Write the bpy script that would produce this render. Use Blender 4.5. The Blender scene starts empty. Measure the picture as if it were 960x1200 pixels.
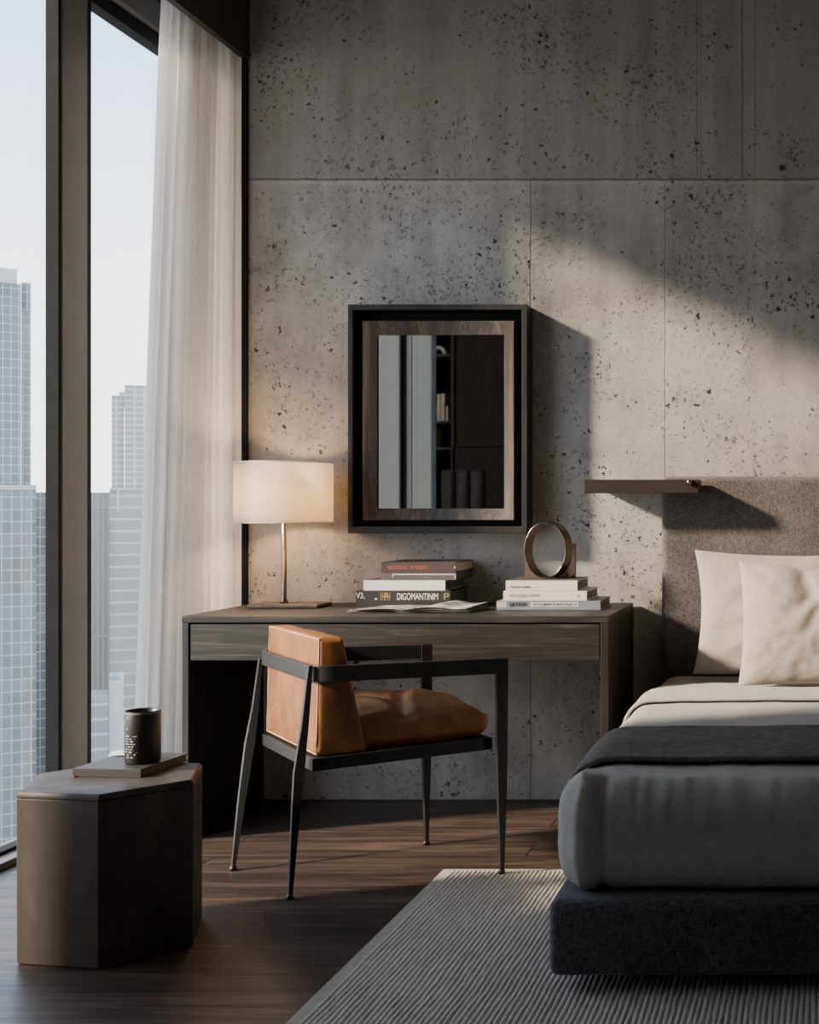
import bpy, bmesh, math, random
from mathutils import Vector, Matrix, noise

random.seed(7)
COL = bpy.context.scene.collection
CAM_D = 4.8          # camera stands 4.8 m from the concrete wall (wall plane y = 0)
CAM_Z = 1.11
F = 1500.0           # focal length in pixels of the 960x1200 frame


def P(px, py, d):
    """point of the room seen at a photo pixel, at distance d in front of the camera"""
    return Vector(((px - 960) * d / F, d - CAM_D, CAM_Z - (py - 590) * d / F))


# ------------------------------------------------------------------ helpers
def link(o, parent=None):
    COL.objects.link(o)
    if parent is not None:
        o.parent = parent
    return o


def tag(o, label=None, cat=None, group=None, kind=None):
    if label:
        o['label'] = label
    if cat:
        o['category'] = cat
    if group:
        o['group'] = group
    if kind:
        o['kind'] = kind
    return o


def thing(name, label, cat, loc=(0, 0, 0), rz=0.0, group=None):
    o = bpy.data.objects.new(name, None)
    o.empty_display_size = 0.1
    COL.objects.link(o)
    o.location = loc
    o.rotation_euler = (0, 0, rz)
    return tag(o, label, cat, group)


def obj(name, bm, mat, parent=None, smooth=False, bevel=0.0, seg=2, world=True):
    """link a bmesh as one object; coordinates are world coordinates unless world=False"""
    bmesh.ops.recalc_face_normals(bm, faces=bm.faces[:])
    me = bpy.data.meshes.new(name)
    bm.to_mesh(me)
    bm.free()
    o = bpy.data.objects.new(name, me)
    link(o)
    if mat:
        me.materials.append(mat)
    if smooth:
        for p in me.polygons:
            p.use_smooth = True
    if parent is not None:
        if world:
            m = (Matrix.Translation(ROOTPOS(parent)) @ Matrix.Rotation(ROOTROT(parent), 4, 'Z')).inverted()
            me.transform(m)
        o.parent = parent
    if bevel > 0:
        b = o.modifiers.new('Bevel', 'BEVEL')
        b.width = bevel
        b.segments = seg
        b.limit_method = 'ANGLE'
        b.angle_limit = math.radians(40)
        for p in me.polygons:
            p.use_smooth = True
        b.harden_normals = True
    return o


def ROOTPOS(o):
    v = Vector(o.location)
    while o.parent is not None:
        o = o.parent
        v = v + Vector(o.location)
    return v


def ROOTROT(o):
    r = o.rotation_euler.z
    while o.parent is not None:
        o = o.parent
        r += o.rotation_euler.z
    return r


def box(bm, x0, x1, y0, y1, z0, z1):
    vs = [bm.verts.new((x, y, z)) for x in (x0, x1) for y in (y0, y1) for z in (z0, z1)]
    for f in ((0, 1, 3, 2), (4, 6, 7, 5), (0, 4, 5, 1), (2, 3, 7, 6), (0, 2, 6, 4), (1, 5, 7, 3)):
        bm.faces.new([vs[i] for i in f])
    return vs


def boxbm(*a):
    bm = bmesh.new()
    box(bm, *a)
    return bm


def loft(bm, sections, cap=True, closed=False):
    """sections: list of equal-length vertex rings"""
    rings = [[bm.verts.new(p) for p in s] for s in sections]
    n = len(rings[0])
    m = len(rings)
    for i in range(m if closed else m - 1):
        a, b = rings[i], rings[(i + 1) % m]
        for j in range(n):
            bm.faces.new((a[j], a[(j + 1) % n], b[(j + 1) % n], b[j]))
    if cap and not closed:
        bm.faces.new(rings[0][::-1])
        bm.faces.new(rings[-1])


def tube(bm, pts, r, n=10, closed=False):
    pts = [Vector(p) for p in pts]
    secs = []
    m = len(pts)
    for i, p in enumerate(pts):
        if closed:
            t = (pts[(i + 1) % m] - pts[i - 1])
        else:
            t = pts[min(i + 1, m - 1)] - pts[max(i - 1, 0)]
        t.normalize()
        up = Vector((0, 0, 1)) if abs(t.z) < 0.9 else Vector((1, 0, 0))
        a = t.cross(up).normalized()
        b = t.cross(a).normalized()
        rr = r[i] if isinstance(r, (list, tuple)) else r
        secs.append([p + a * math.cos(2 * math.pi * k / n) * rr + b * math.sin(2 * math.pi * k / n) * rr for k in range(n)])
    loft(bm, secs, True, closed)


def lathe(bm, prof, cx, cy, n=48, sx=1.0, sy=1.0):
    """prof: list of (r, z); r = 0 closes"""
    rings = []
    for r, z in prof:
        if r <= 1e-6:
            rings.append([bm.verts.new((cx, cy, z))])
        else:
            rings.append([bm.verts.new((cx + sx * r * math.cos(2 * math.pi * k / n), cy + sy * r * math.sin(2 * math.pi * k / n), z)) for k in range(n)])
    for a, b in zip(rings, rings[1:]):
        if len(a) == 1 and len(b) == 1:
            continue
        for j in range(n):
            k = (j + 1) % n
            if len(a) == 1:
                bm.faces.new((a[0], b[k], b[j]))
            elif len(b) == 1:
                bm.faces.new((a[j], a[k], b[0]))
            else:
                bm.faces.new((a[j], a[k], b[k], b[j]))


def fbm(p, s, oct=4):
    v = 0.0
    a = 0.5
    q = Vector(p) * s
    for _ in range(oct):
        v += a * noise.noise(q)
        q = q * 2.03
        a *= 0.5
    return v


def axis_samples(h, r, n):
    """parameters from -h to h, dense in the rounded ends"""
    k = 5
    out = []
    for i in range(k + 1):
        t = i / k
        out.append(-h + r * 1.4 * t)
    m = max(2, n)
    a, b = -h + r * 1.4, h - r * 1.4
    for i in range(1, m):
        out.append(a + (b - a) * i / m)
    for i in range(k + 1):
        out.append(b + r * 1.4 * i / k)
    return out


def soft_box(half, r, n, puff=0.0, disp=None, mapf=None, keep=None):
    """rounded upholstered box as a bmesh; half extents, corner radius, subdivisions per axis"""
    hx, hy, hz = half
    ax = [axis_samples(hx, r, n[0]), axis_samples(hy, r, n[1]), axis_samples(hz, r, n[2])]
    H = Vector(half)
    bm = bmesh.new()
    cache = {}

    def vert(i, j, k):
        key = (i, j, k)
        if key in cache:
            return cache[key]
        p = Vector((ax[0][i], ax[1][j], ax[2][k]))
        q = Vector([max(-(H[c] - r), min(H[c] - r, p[c])) for c in range(3)])
        d = p - q
        nrm = d.normalized() if d.length > 1e-9 else Vector((0, 0, 1))
        # direction of the dominant face for flat areas
        pos = q + nrm * r if d.length > 1e-9 else p
        a = [p[c] / H[c] for c in range(3)]
        pf = puff if isinstance(puff, (list, tuple)) else (puff, puff, puff)
        for c in range(3):
            o1, o2 = [x for x in range(3) if x != c]
            w = (1 - a[o1] ** 2) * (1 - a[o2] ** 2) * a[c] ** 3
            pos[c] += pf[c] * w
        if disp:
            pos = disp(pos, nrm, a)
        if mapf:
            pos = mapf(pos)
        v = bm.verts.new(pos)
        cache[key] = v
        return v
    L = [len(a) for a in ax]
    for c in range(3):
        o1, o2 = [(1, 2), (2, 0), (0, 1)][c]
        for side in (0, L[c] - 1):
            for i in range(L[o1] - 1):
                for j in range(L[o2] - 1):
                    vs = []
                    for di, dj in ((0, 0), (1, 0), (1, 1), (0, 1)):
                        idx = [0, 0, 0]
                        idx[c] = side
                        idx[o1] = i + di
                        idx[o2] = j + dj
                        vs.append(vert(*idx))
                    if side == 0:
                        vs = vs[::-1]
                    if len(set(vs)) == 4:
                        try:
                            bm.faces.new(vs)
                        except ValueError:
                            pass
    bmesh.ops.remove_doubles(bm, verts=bm.verts[:], dist=1e-5)
    if keep:
        dele = [f for f in bm.faces if not keep(f.calc_center_median())]
        bmesh.ops.delete(bm, geom=dele, context='FACES')
    return bm


def text_mesh(body, size, extrude=0.0003, font_scale_x=1.0, align='LEFT', spacing=1.0, shear=0.0):
    cu = bpy.data.curves.new('lettering', 'FONT')
    cu.body = body
    cu.size = size
    cu.extrude = extrude
    cu.align_x = align
    cu.align_y = 'CENTER'
    cu.space_character = spacing
    cu.shear = shear
    o = bpy.data.objects.new('lettering', cu)
    COL.objects.link(o)
    dg = bpy.context.evaluated_depsgraph_get()
    me = bpy.data.meshes.new_from_object(o.evaluated_get(dg))
    bm = bmesh.new()
    bm.from_mesh(me)
    for v in bm.verts:
        v.co.x *= font_scale_x
    bpy.data.objects.remove(o)
    bpy.data.curves.remove(cu)
    bpy.data.meshes.remove(me)
    return bm


def spine_text(name, body, size, x, y, z, mat, parent, sx=1.0, spacing=1.0, width=None):
    """lettering standing on a spine that faces -y"""
    bm = text_mesh(body, size, 0.0003, sx, 'LEFT', spacing)
    if width:
        w = max(v.co.x for v in bm.verts) - min(v.co.x for v in bm.verts)
        for v in bm.verts:
            v.co.x *= width / w
    for v in bm.verts:
        v.co = Vector((x + v.co.x, y - 0.0004 - v.co.z, z + v.co.y))
    return obj(name, bm, mat, parent)


# ------------------------------------------------------------------ materials
class NT:
    def __init__(self, name):
        self.m = bpy.data.materials.new(name)
        self.m.use_nodes = True
        self.t = self.m.node_tree
        self.b = self.t.nodes['Principled BSDF']
        self.out = self.t.nodes['Material Output']

    def n(self, typ, props=None, **ins):
        nd = self.t.nodes.new(typ)
        for k, v in (props or {}).items():
            setattr(nd, k, v)
        for k, v in ins.items():
            key = int(k[1:]) if k[0] == 'i' and k[1:].isdigit() else k.replace('_', ' ')
            self.set(nd.inputs[key], v)
        return nd

    def set(self, sock, v):
        if isinstance(v, bpy.types.NodeSocket):
            self.t.links.new(v, sock)
        elif isinstance(v, bpy.types.Node):
            self.t.links.new(v.outputs[0], sock)
        else:
            if isinstance(v, tuple) and len(v) == 3 and sock.type == 'RGBA':
                v = (*v, 1)
            sock.default_value = v

    def math(self, op, a, b=0.0, c=None, clamp=False):
        nd = self.t.nodes.new('ShaderNodeMath')
        nd.operation = op
        nd.use_clamp = clamp
        self.set(nd.inputs[0], a)
        self.set(nd.inputs[1], b)
        if c is not None:
            self.set(nd.inputs[2], c)
        return nd.outputs[0]

    def mix(self, f, a, b, mode='MIX'):
        nd = self.t.nodes.new('ShaderNodeMix')
        nd.data_type = 'RGBA'
        nd.blend_type = mode
        self.set(nd.inputs[0], f)
        self.set(nd.inputs[6], a)
        self.set(nd.inputs[7], b)
        return nd.outputs[2]

    def coords(self, scale=(1, 1, 1), loc=(0, 0, 0), rot=(0, 0, 0), src='Object'):
        tc = self.t.nodes.new('ShaderNodeTexCoord')
        mp = self.t.nodes.new('ShaderNodeMapping')
        mp.inputs['Scale'].default_value = scale
        mp.inputs['Location'].default_value = loc
        mp.inputs['Rotation'].default_value = rot
        self.t.links.new(tc.outputs[src], mp.inputs[0])
        return mp.outputs[0]

    def noise(self, vec, scale, detail=4, rough=0.5, dist=0.0):
        nd = self.n('ShaderNodeTexNoise', Vector=vec, Scale=scale, Detail=detail, Roughness=rough, Distortion=dist)
        return nd.outputs[0]

    def ramp(self, f, stops, interp='LINEAR'):
        nd = self.t.nodes.new('ShaderNodeValToRGB')
        nd.color_ramp.interpolation = interp
        e = nd.color_ramp.elements
        while len(e) > 1:
            e.remove(e[-1])
        e[0].position = stops[0][0]
        e[0].color = (*stops[0][1], 1)
        for p, c in stops[1:]:
            x = e.new(p)
            x.color = (*c, 1)
        self.set(nd.inputs[0], f)
        return nd.outputs[0]

    def maprange(self, f, a, b, c, d, smooth=False):
        nd = self.t.nodes.new('ShaderNodeMapRange')
        if smooth:
            nd.interpolation_type = 'SMOOTHSTEP'
        for i, v in enumerate((f, a, b, c, d)):
            self.set(nd.inputs[i], v)
        return nd.outputs[0]

    def bump(self, h, strength=0.3, dist=0.01):
        nd = self.n('ShaderNodeBump', Height=h, Strength=strength, Distance=dist)
        self.t.links.new(nd.outputs[0], self.b.inputs['Normal'])
        return nd

    def pbr(self, color=None, rough=None, metal=None, spec=None, **kw):
        if color is not None:
            self.set(self.b.inputs['Base Color'], color)
        if rough is not None:
            self.set(self.b.inputs['Roughness'], rough)
        if metal is not None:
            self.set(self.b.inputs['Metallic'], metal)
        if spec is not None:
            self.set(self.b.inputs['Specular IOR Level'], spec)
        for k, v in kw.items():
            self.set(self.b.inputs[k.replace('_', ' ')], v)
        return self.m


def simple(name, c, rough=0.5, metal=0.0, spec=0.5, var=0.15, nscale=20.0, bump=0.0):
    t = NT(name)
    v = t.coords()
    n = t.noise(v, nscale, 5)
    lo = tuple(x * (1 - var) for x in c)
    hi = tuple(min(1, x * (1 + var)) for x in c)
    t.pbr(t.ramp(n, [(0.3, lo), (0.7, hi)]), rough, metal, spec)
    if bump:
        t.bump(n, bump, 0.004)
    return t.m


def make_concrete(name, seams=True):
    t = NT(name)
    v = t.coords()
    sep = t.n('ShaderNodeSeparateXYZ', Vector=v)
    x, y, z = sep.outputs
    big = t.noise(v, 1.3, 9, 0.62)
    mid = t.noise(t.coords(loc=(3, 1, 7)), 5.5, 8, 0.65)
    fine = t.noise(v, 90, 4, 0.7)
    streak = t.noise(t.coords(scale=(5.0, 1, 0.35), loc=(9, 0, 2)), 2.2, 6, 0.6)
    wash = t.math('ADD', t.math('MULTIPLY', big, 0.5), t.math('ADD', t.math('MULTIPLY', mid, 0.3), t.math('MULTIPLY', streak, 0.2)))
    col = t.ramp(wash, [(0.37, (0.18, 0.168, 0.150)), (0.46, (0.335, 0.318, 0.292)), (0.54, (0.45, 0.43, 0.398)), (0.66, (0.56, 0.538, 0.50))])
    col = t.mix(t.maprange(fine, 0.35, 0.7, 0.0, 0.35), col, (0.28, 0.26, 0.235), 'MIX')
    # above the seam the cast is streakier; colour also darkened for light falloff
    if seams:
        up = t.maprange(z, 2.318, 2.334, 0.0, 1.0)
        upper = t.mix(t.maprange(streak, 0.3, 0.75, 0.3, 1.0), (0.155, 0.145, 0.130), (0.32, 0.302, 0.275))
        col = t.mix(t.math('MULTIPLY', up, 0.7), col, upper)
    # pores
    cl = t.noise(t.coords(loc=(4, 0, 9)), 2.6, 5, 0.65)
    hole = None
    for sc, thr, lo, hi, pw in ((22.0, 0.31, 0.40, 0.66, 7.0), (46.0, 0.40, 0.40, 0.64, 4.4), (88.0, 0.50, 0.40, 0.64, 2.8)):
        warp = t.mix(0.02, v, t.n('ShaderNodeTexNoise', Vector=v, Scale=sc * 2).outputs[1], 'LINEAR_LIGHT')
        vo = t.n('ShaderNodeTexVoronoi', Vector=warp, Scale=sc, Randomness=1.0)
        rnd = t.n('ShaderNodeSeparateColor', Color=vo.outputs['Color']).outputs[0]
        rad = t.math('MULTIPLY', t.math('POWER', rnd, pw), thr)
        rad = t.math('MULTIPLY', rad, t.maprange(cl, lo, hi, 0.45 if sc > 30 else 0.25, 1.2))
        h = t.maprange(t.math('SUBTRACT', rad, vo.outputs['Distance']), -0.01, 0.05, 0.0, 1.0)
        hole = h if hole is None else t.math('MAXIMUM', hole, h)
    # worn, honeycombed scabs
    scab = t.math('MULTIPLY', t.maprange(t.noise(t.coords(loc=(1, 5, 3)), 3.1, 6, 0.7), 0.60, 0.68, 0, 1), t.maprange(t.noise(v, 60, 5, 0.75), 0.56, 0.64, 0, 1))
    hole = t.math('MAXIMUM', hole, t.math('MULTIPLY', scab, 0.6))
    col = t.mix(t.math('MULTIPLY', hole, 0.96), col, (0.035, 0.03, 0.026))
    height = t.math('SUBTRACT', t.math('ADD', t.math('MULTIPLY', mid, 0.25), t.math('MULTIPLY', fine, 0.06)), hole)
    if seams:
        wob = t.math('MULTIPLY', t.math('SUBTRACT', t.noise(v, 9, 4), 0.5), 0.012)
        lines = None

        def line(coord, at, w, gate=None, amt=1.0):
            nonlocal lines
            d = t.math('ABSOLUTE', t.math('SUBTRACT', t.math('ADD', coord, wob), at))
            l = t.maprange(d, w * 0.4, w, amt, 0.0)
            if gate is not None:
                l = t.math('MULTIPLY', l, gate)
            lines = l if lines is None else t.math('MAXIMUM', lines, l)
        below = t.math('LESS_THAN', z, 2.326)
        above = t.math('GREATER_THAN', z, 2.326)
        line(z, 2.326, 0.0055, None, 0.8)
        line(x, -1.08, 0.0045, below, 0.4)
        line(x, -0.576, 0.004, below, 0.28)
        for xx, am in ((-0.455, 0.22), (-0.44, 0.2), (-0.285, 0.5), (-0.238, 0.22), (-1.10, 0.12)):
            line(x, xx, 0.0045, above, am)
        col = t.mix(t.math('MULTIPLY', lines, 0.75), col, (0.06, 0.054, 0.047))
        # pale lip under the seam
        lip = t.maprange(t.math('ABSOLUTE', t.math('SUBTRACT', z, 2.314)), 0.004, 0.012, 0.3, 0.0)
        col = t.mix(lip, col, (0.5, 0.47, 0.42))
        height = t.math('SUBTRACT', height, t.math('MULTIPLY', lines, 0.6))
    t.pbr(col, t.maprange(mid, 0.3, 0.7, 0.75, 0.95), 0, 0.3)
    t.bump(height, 0.75, 0.006)
    return t.m


def make_wood(name, dark, mid, light, axis='X', rough=0.45, gscale=1.0, spec=0.4, bump=0.25):
    t = NT(name)
    s = {'X': (1.2, 26, 26), 'Y': (26, 1.2, 26), 'Z': (26, 26, 1.2)}[axis]
    s = tuple(k * gscale for k in s)
    g = t.noise(t.coords(scale=s), 2.0, 8, 0.62, 0.8)
    g2 = t.noise(t.coords(scale=tuple(k * 4 for k in s)), 2.0, 4, 0.6, 0.2)
    f = t.math('ADD', t.math('MULTIPLY', g, 0.7), t.math('MULTIPLY', g2, 0.3))
    t.pbr(t.ramp(f, [(0.32, dark), (0.5, mid), (0.68, light)]), rough, 0, spec)
    t.bump(f, bump, 0.003)
    return t.m


def make_floor():
    t = NT('walnut_floorboards')
    v = t.coords()
    br = t.n('ShaderNodeTexBrick', {'offset': 0.37, 'offset_frequency': 2}, Vector=t.coords(loc=(0.35, 0.04, 0)), Scale=1.0, Mortar_Size=0.003, Mortar_Smooth=0.1, Bias=0.0, Brick_Width=1.55, Row_Height=0.185)
    br.inputs['Color1'].default_value = (0.62, 0.62, 0.62, 1)
    br.inputs['Color2'].default_value = (1.25, 1.25, 1.25, 1)
    br.inputs['Mortar'].default_value = (0.28, 0.28, 0.28, 1)
    row = t.n('ShaderNodeSeparateColor', Color=br.outputs[0]).outputs[0]
    off = t.n('ShaderNodeCombineXYZ', X=t.math('MULTIPLY', row, 7.0), Y=t.math('MULTIPLY', row, 3.0))
    vv = t.n('ShaderNodeVectorMath', {'operation': 'ADD'}, i0=t.coords(scale=(1.0, 13, 1)), i1=off)
    g = t.noise(vv, 1.6, 9, 0.62, 1.2)
    g2 = t.noise(t.coords(scale=(2.0, 60, 1)), 2.0, 5, 0.6, 0.3)
    f = t.math('ADD', t.math('MULTIPLY', g, 0.65), t.math('MULTIPLY', g2, 0.35))
    c = t.ramp(f, [(0.36, (0.012, 0.008, 0.0065)), (0.5, (0.052, 0.035, 0.026)), (0.64, (0.125, 0.083, 0.062))])
    c = t.mix(1.0, c, br.outputs[0], 'MULTIPLY')
    t.pbr(c, t.maprange(f, 0.3, 0.7, 0.48, 0.34), 0, 0.42)
    t.bump(t.math('ADD', t.math('MULTIPLY', f, 0.5), t.math('MULTIPLY', row, 0.8)), 0.3, 0.004)
    return t.m


def make_weave(name, dark, light, scale=260.0, bump=0.4, rough=0.95, sheen=0.15, stretch=4.0, contrast=(0.36, 0.66), blotch=0.2):
    t = NT(name)
    a = t.noise(t.coords(scale=(1, 1, stretch)), scale / stretch, 3, 0.6)
    b = t.noise(t.coords(scale=(stretch, stretch, 1)), scale / stretch, 3, 0.6)
    c = t.noise(t.coords(), scale * 0.8, 2, 0.6)
    f = t.math('MULTIPLY', t.math('ADD', t.math('ADD', a, b), c), 0.3333)
    f2 = t.math('ADD', f, t.math('MULTIPLY', t.math('SUBTRACT', t.noise(t.coords(), 5, 4), 0.5), blotch))
    t.pbr(t.ramp(f2, [(contrast[0], dark), (contrast[1], light)]), rough, 0, 0.2, Sheen_Weight=sheen, Sheen_Roughness=0.5)
    t.bump(f, bump, 0.003)
    return t.m


def make_leather():
    t = NT('cognac_leather')
    v = t.coords()
    n = t.noise(v, 5, 6, 0.6, 0.6)
    n2 = t.noise(v, 26, 6, 0.7, 1.5)
    vo = t.n('ShaderNodeTexVoronoi', {'feature': 'DISTANCE_TO_EDGE'}, Vector=v, Scale=260.0)
    f = t.math('ADD', t.math('MULTIPLY', n, 0.65), t.math('MULTIPLY', n2, 0.35))
    t.pbr(t.ramp(f, [(0.3, (0.095, 0.034, 0.008)), (0.5, (0.205, 0.080, 0.020)), (0.7, (0.33, 0.145, 0.042))]), t.maprange(n2, 0.3, 0.7, 0.42, 0.6), 0, 0.45)
    t.bump(t.math('ADD', t.math('MULTIPLY', n2, 0.8), t.math('MULTIPLY', vo.outputs[0], 0.8)), 0.25, 0.004)
    return t.m


def make_curtain():
    t = NT('sheer_linen')
    n = t.noise(t.coords(scale=(1, 1, 0.15)), 160, 3, 0.6)
    col = t.ramp(n, [(0.3, (0.76, 0.735, 0.70)), (0.7, (0.88, 0.86, 0.83))])
    d = t.n('ShaderNodeBsdfDiffuse', Color=col)
    tr = t.n('ShaderNodeBsdfTranslucent', Color=(0.95, 0.92, 0.88))
    tp = t.n('ShaderNodeBsdfTransparent', Color=(1, 1, 1))
    m1 = t.n('ShaderNodeMixShader', Fac=0.46, i1=d, i2=tr)
    m2 = t.n('ShaderNodeMixShader', Fac=0.05, i1=m1, i2=tp)
    t.t.links.new(m2.outputs[0], t.out.inputs[0])
    return t.m


def make_translucent(name, dcol, tcol, fac, tp=0.0):
    t = NT(name)
    n = t.noise(t.coords(scale=(1, 1, 0.2)), 90, 3, 0.6)
    col = t.ramp(n, [(0.3, tuple(0.92 * c for c in dcol)), (0.7, dcol)])
    d = t.n('ShaderNodeBsdfDiffuse', Color=col)
    tr = t.n('ShaderNodeBsdfTranslucent', Color=tcol)
    m1 = t.n('ShaderNodeMixShader', Fac=fac, i1=d, i2=tr)
    if tp > 0:
        tpn = t.n('ShaderNodeBsdfTransparent', Color=(1, 1, 1))
        m1 = t.n('ShaderNodeMixShader', Fac=tp, i1=m1, i2=tpn)
    t.t.links.new(m1.outputs[0], t.out.inputs[0])
    return t.m


def make_glass():
    t = NT('window_glass')
    lw = t.n('ShaderNodeLayerWeight', Blend=0.5)
    fr = t.n('ShaderNodeMapRange', i0=t.math('POWER', lw.outputs[1], 4.0), i1=0.0, i2=1.0, i3=0.03, i4=0.5)
    tp = t.n('ShaderNodeBsdfTransparent', Color=(0.97, 0.985, 0.985))
    gl = t.n('ShaderNodeBsdfGlossy', Color=(1, 1, 1), Roughness=0.0)
    m = t.n('ShaderNodeMixShader', Fac=fr.outputs[0], i1=tp, i2=gl)
    t.t.links.new(m.outputs[0], t.out.inputs[0])
    return t.m


def make_facade(name, glass, glass2, lines, w, h, lw, lh_over=1.0, rough=0.25):
    t = NT(name)
    tc = t.n('ShaderNodeTexCoord')
    sep = t.n('ShaderNodeSeparateXYZ', Vector=tc.outputs['Object'])
    u = t.math('ADD', sep.outputs[0], sep.outputs[1])
    vec = t.n('ShaderNodeCombineXYZ', X=u, Y=sep.outputs[2])
    br = t.n('ShaderNodeTexBrick', {'offset': 0.0, 'squash': 1.0}, Vector=vec.outputs[0], Scale=1.0, Mortar_Size=lw, Mortar_Smooth=0.2, Bias=-0.1, Brick_Width=w, Row_Height=h)
    br.inputs['Color1'].default_value = (*glass, 1)
    br.inputs['Color2'].default_value = (*glass2, 1)
    br.inputs['Mortar'].default_value = (*lines, 1)
    n = t.noise(vec.outputs[0], 0.05, 3)
    c = t.mix(t.maprange(n, 0.35, 0.65, 0.0, 0.35), br.outputs[0], lines)
    t.pbr(c, rough, 0, 0.4)
    return t.m


M = {}
M['concrete'] = make_concrete('weathered_concrete')
M['plaster'] = simple('warm_grey_plaster', (0.58, 0.56, 0.535), 0.9, var=0.1, nscale=6)
M['ceiling'] = simple('ceiling_plaster', (0.55, 0.535, 0.515), 0.9, var=0.1, nscale=6)
M['floor'] = make_floor()
M['frame_dark'] = simple('black_aluminium', (0.016, 0.016, 0.017), 0.65, 0.0, 0.08)
M['frame_grey'] = simple('taupe_aluminium', (0.15, 0.144, 0.138), 0.55, 0.0, 0.4, var=0.06)
M['pelmet'] = simple('charcoal_pelmet', (0.03, 0.028, 0.026), 0.7)
M['glass'] = make_glass()
M['curtain'] = make_curtain()
M['blind'] = make_translucent('grey_panel_linen', (0.28, 0.29, 0.29), (0.33, 0.36, 0.38), 0.40)
M['blind_dark'] = make_translucent('dark_panel_linen', (0.19, 0.195, 0.195), (0.22, 0.24, 0.25), 0.40)
M['desk'] = make_wood('smoked_oak_x', (0.009, 0.008, 0.007), (0.023, 0.020, 0.0175), (0.070, 0.061, 0.053), 'X', 0.5)
M['desk_z'] = make_wood('smoked_oak_z', (0.009, 0.008, 0.007), (0.021, 0.018, 0.0155), (0.054, 0.047, 0.041), 'Z', 0.5)
M['mirror_wood'] = make_wood('ebonised_wood', (0.008, 0.007, 0.006), (0.017, 0.014, 0.012), (0.034, 0.028, 0.024), 'Z', 0.42)
M['mirror_inner'] = make_wood('burnished_walnut', (0.022, 0.015, 0.011), (0.060, 0.041, 0.030), (0.17, 0.118, 0.085), 'Z', 0.4, gscale=0.6, spec=0.5)
M['void'] = simple('black_backing', (0.006, 0.006, 0.006), 0.9)
t = NT('smoked_mirror')
M['mirror'] = t.pbr(t.ramp(t.noise(t.coords(), 3, 3), [(0.3, (0.29, 0.30, 0.30)), (0.7, (0.31, 0.32, 0.32))]), 0.015, 1.0)
M['leather'] = make_leather()
M['piping'] = simple('leather_piping', (0.52, 0.30, 0.15), 0.5, var=0.1)
M['steel'] = simple('blackened_steel', (0.014, 0.013, 0.0125), 0.42, 0.0, 0.5, var=0.25, nscale=60)
M['bronze_table'] = None
t = NT('patinated_bronze')
v = t.coords()
n1 = t.noise(t.coords(scale=(1, 1, 0.6)), 3.5, 7, 0.65, 0.6)
n2 = t.noise(v, 26, 5, 0.6)
t.pbr(t.ramp(n1, [(0.3, (0.042, 0.034, 0.030)), (0.52, (0.066, 0.054, 0.047)), (0.72, (0.115, 0.092, 0.078))]), t.maprange(n2, 0.3, 0.7, 0.42, 0.58), 0.0, 0.22)
t.bump(n2, 0.06, 0.003)
M['bronze_table'] = t.m
M['bronze'] = simple('dark_bronze', (0.10, 0.063, 0.040), 0.3, 1.0, var=0.25, nscale=30)
M['brass'] = simple('aged_brass', (0.34, 0.28, 0.21), 0.25, 1.0, var=0.15, nscale=30)
M['brass_base'] = simple('antique_brass_plate', (0.17, 0.135, 0.09), 0.42, 0.9, var=0.2, nscale=40)
M['shelf'] = simple('bronze_sheet', (0.026, 0.017, 0.0125), 0.55, 0.2, var=0.2, nscale=12)
M['paper'] = simple('book_paper', (0.55, 0.50, 0.42), 0.9, var=0.1, nscale=200)
M['white'] = simple('white_paperboard', (0.78, 0.76, 0.73), 0.55, var=0.03)
M['black_cloth'] = simple('black_bookcloth', (0.020, 0.019, 0.018), 0.5, var=0.1)
M['oxblood'] = simple('oxblood_bookcloth', (0.055, 0.033, 0.033), 0.6, var=0.1)
M['taupe'] = simple('taupe_bookcloth', (0.088, 0.072, 0.072), 0.65, var=0.1)
M['slate'] = simple('slate_paperboard', (0.22, 0.24, 0.27), 0.5, var=0.12, nscale=30)
M['brown_board'] = simple('brown_board', (0.09, 0.062, 0.045), 0.6, var=0.15)
M['grey_cloth'] = simple('grey_bookcloth', (0.10, 0.092, 0.085), 0.65, var=0.12, nscale=60)
M['note_cloth'] = simple('charcoal_bookcloth', (0.034, 0.032, 0.031), 0.5, var=0.12, nscale=60)
M['ink_orange'] = simple('orange_ink', (0.62, 0.14, 0.06), 0.5, var=0.1)
M['ink_gold'] = simple('gold_ink', (0.55, 0.36, 0.12), 0.4, var=0.15)
M['ink_olive'] = simple('olive_ink', (0.33, 0.27, 0.12), 0.5, var=0.15)
M['ink_white'] = simple('white_ink', (0.78, 0.77, 0.74), 0.5, var=0.05)
M['ink_grey'] = simple('grey_ink', (0.28, 0.27, 0.26), 0.6, var=0.1)
M['ink_pink'] = simple('pink_ink', (0.62, 0.30, 0.32), 0.6, var=0.1)
M['ink_dark'] = simple('dark_ink', (0.035, 0.033, 0.035), 0.6, var=0.1)
M['ribbon'] = simple('red_ribbon', (0.35, 0.06, 0.06), 0.6)
M['mug'] = simple('matte_black_ceramic', (0.011, 0.0105, 0.010), 0.38, 0, 0.5)
M['headboard'] = make_weave('charcoal_tweed', (0.030, 0.027, 0.026), (0.215, 0.192, 0.178), 240, 0.5, contrast=(0.34, 0.70))
M['base_fabric'] = make_weave('navy_charcoal_tweed', (0.016, 0.016, 0.021), (0.17, 0.17, 0.20), 210, 0.5, contrast=(0.36, 0.72))
M['linen_grey'] = make_weave('grey_linen', (0.29, 0.275, 0.255), (0.45, 0.43, 0.405), 300, 0.25, contrast=(0.32, 0.68), blotch=0.35)
M['linen_cream'] = make_weave('oatmeal_linen', (0.29, 0.25, 0.208), (0.47, 0.42, 0.36), 260, 0.35, contrast=(0.32, 0.68))
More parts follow.
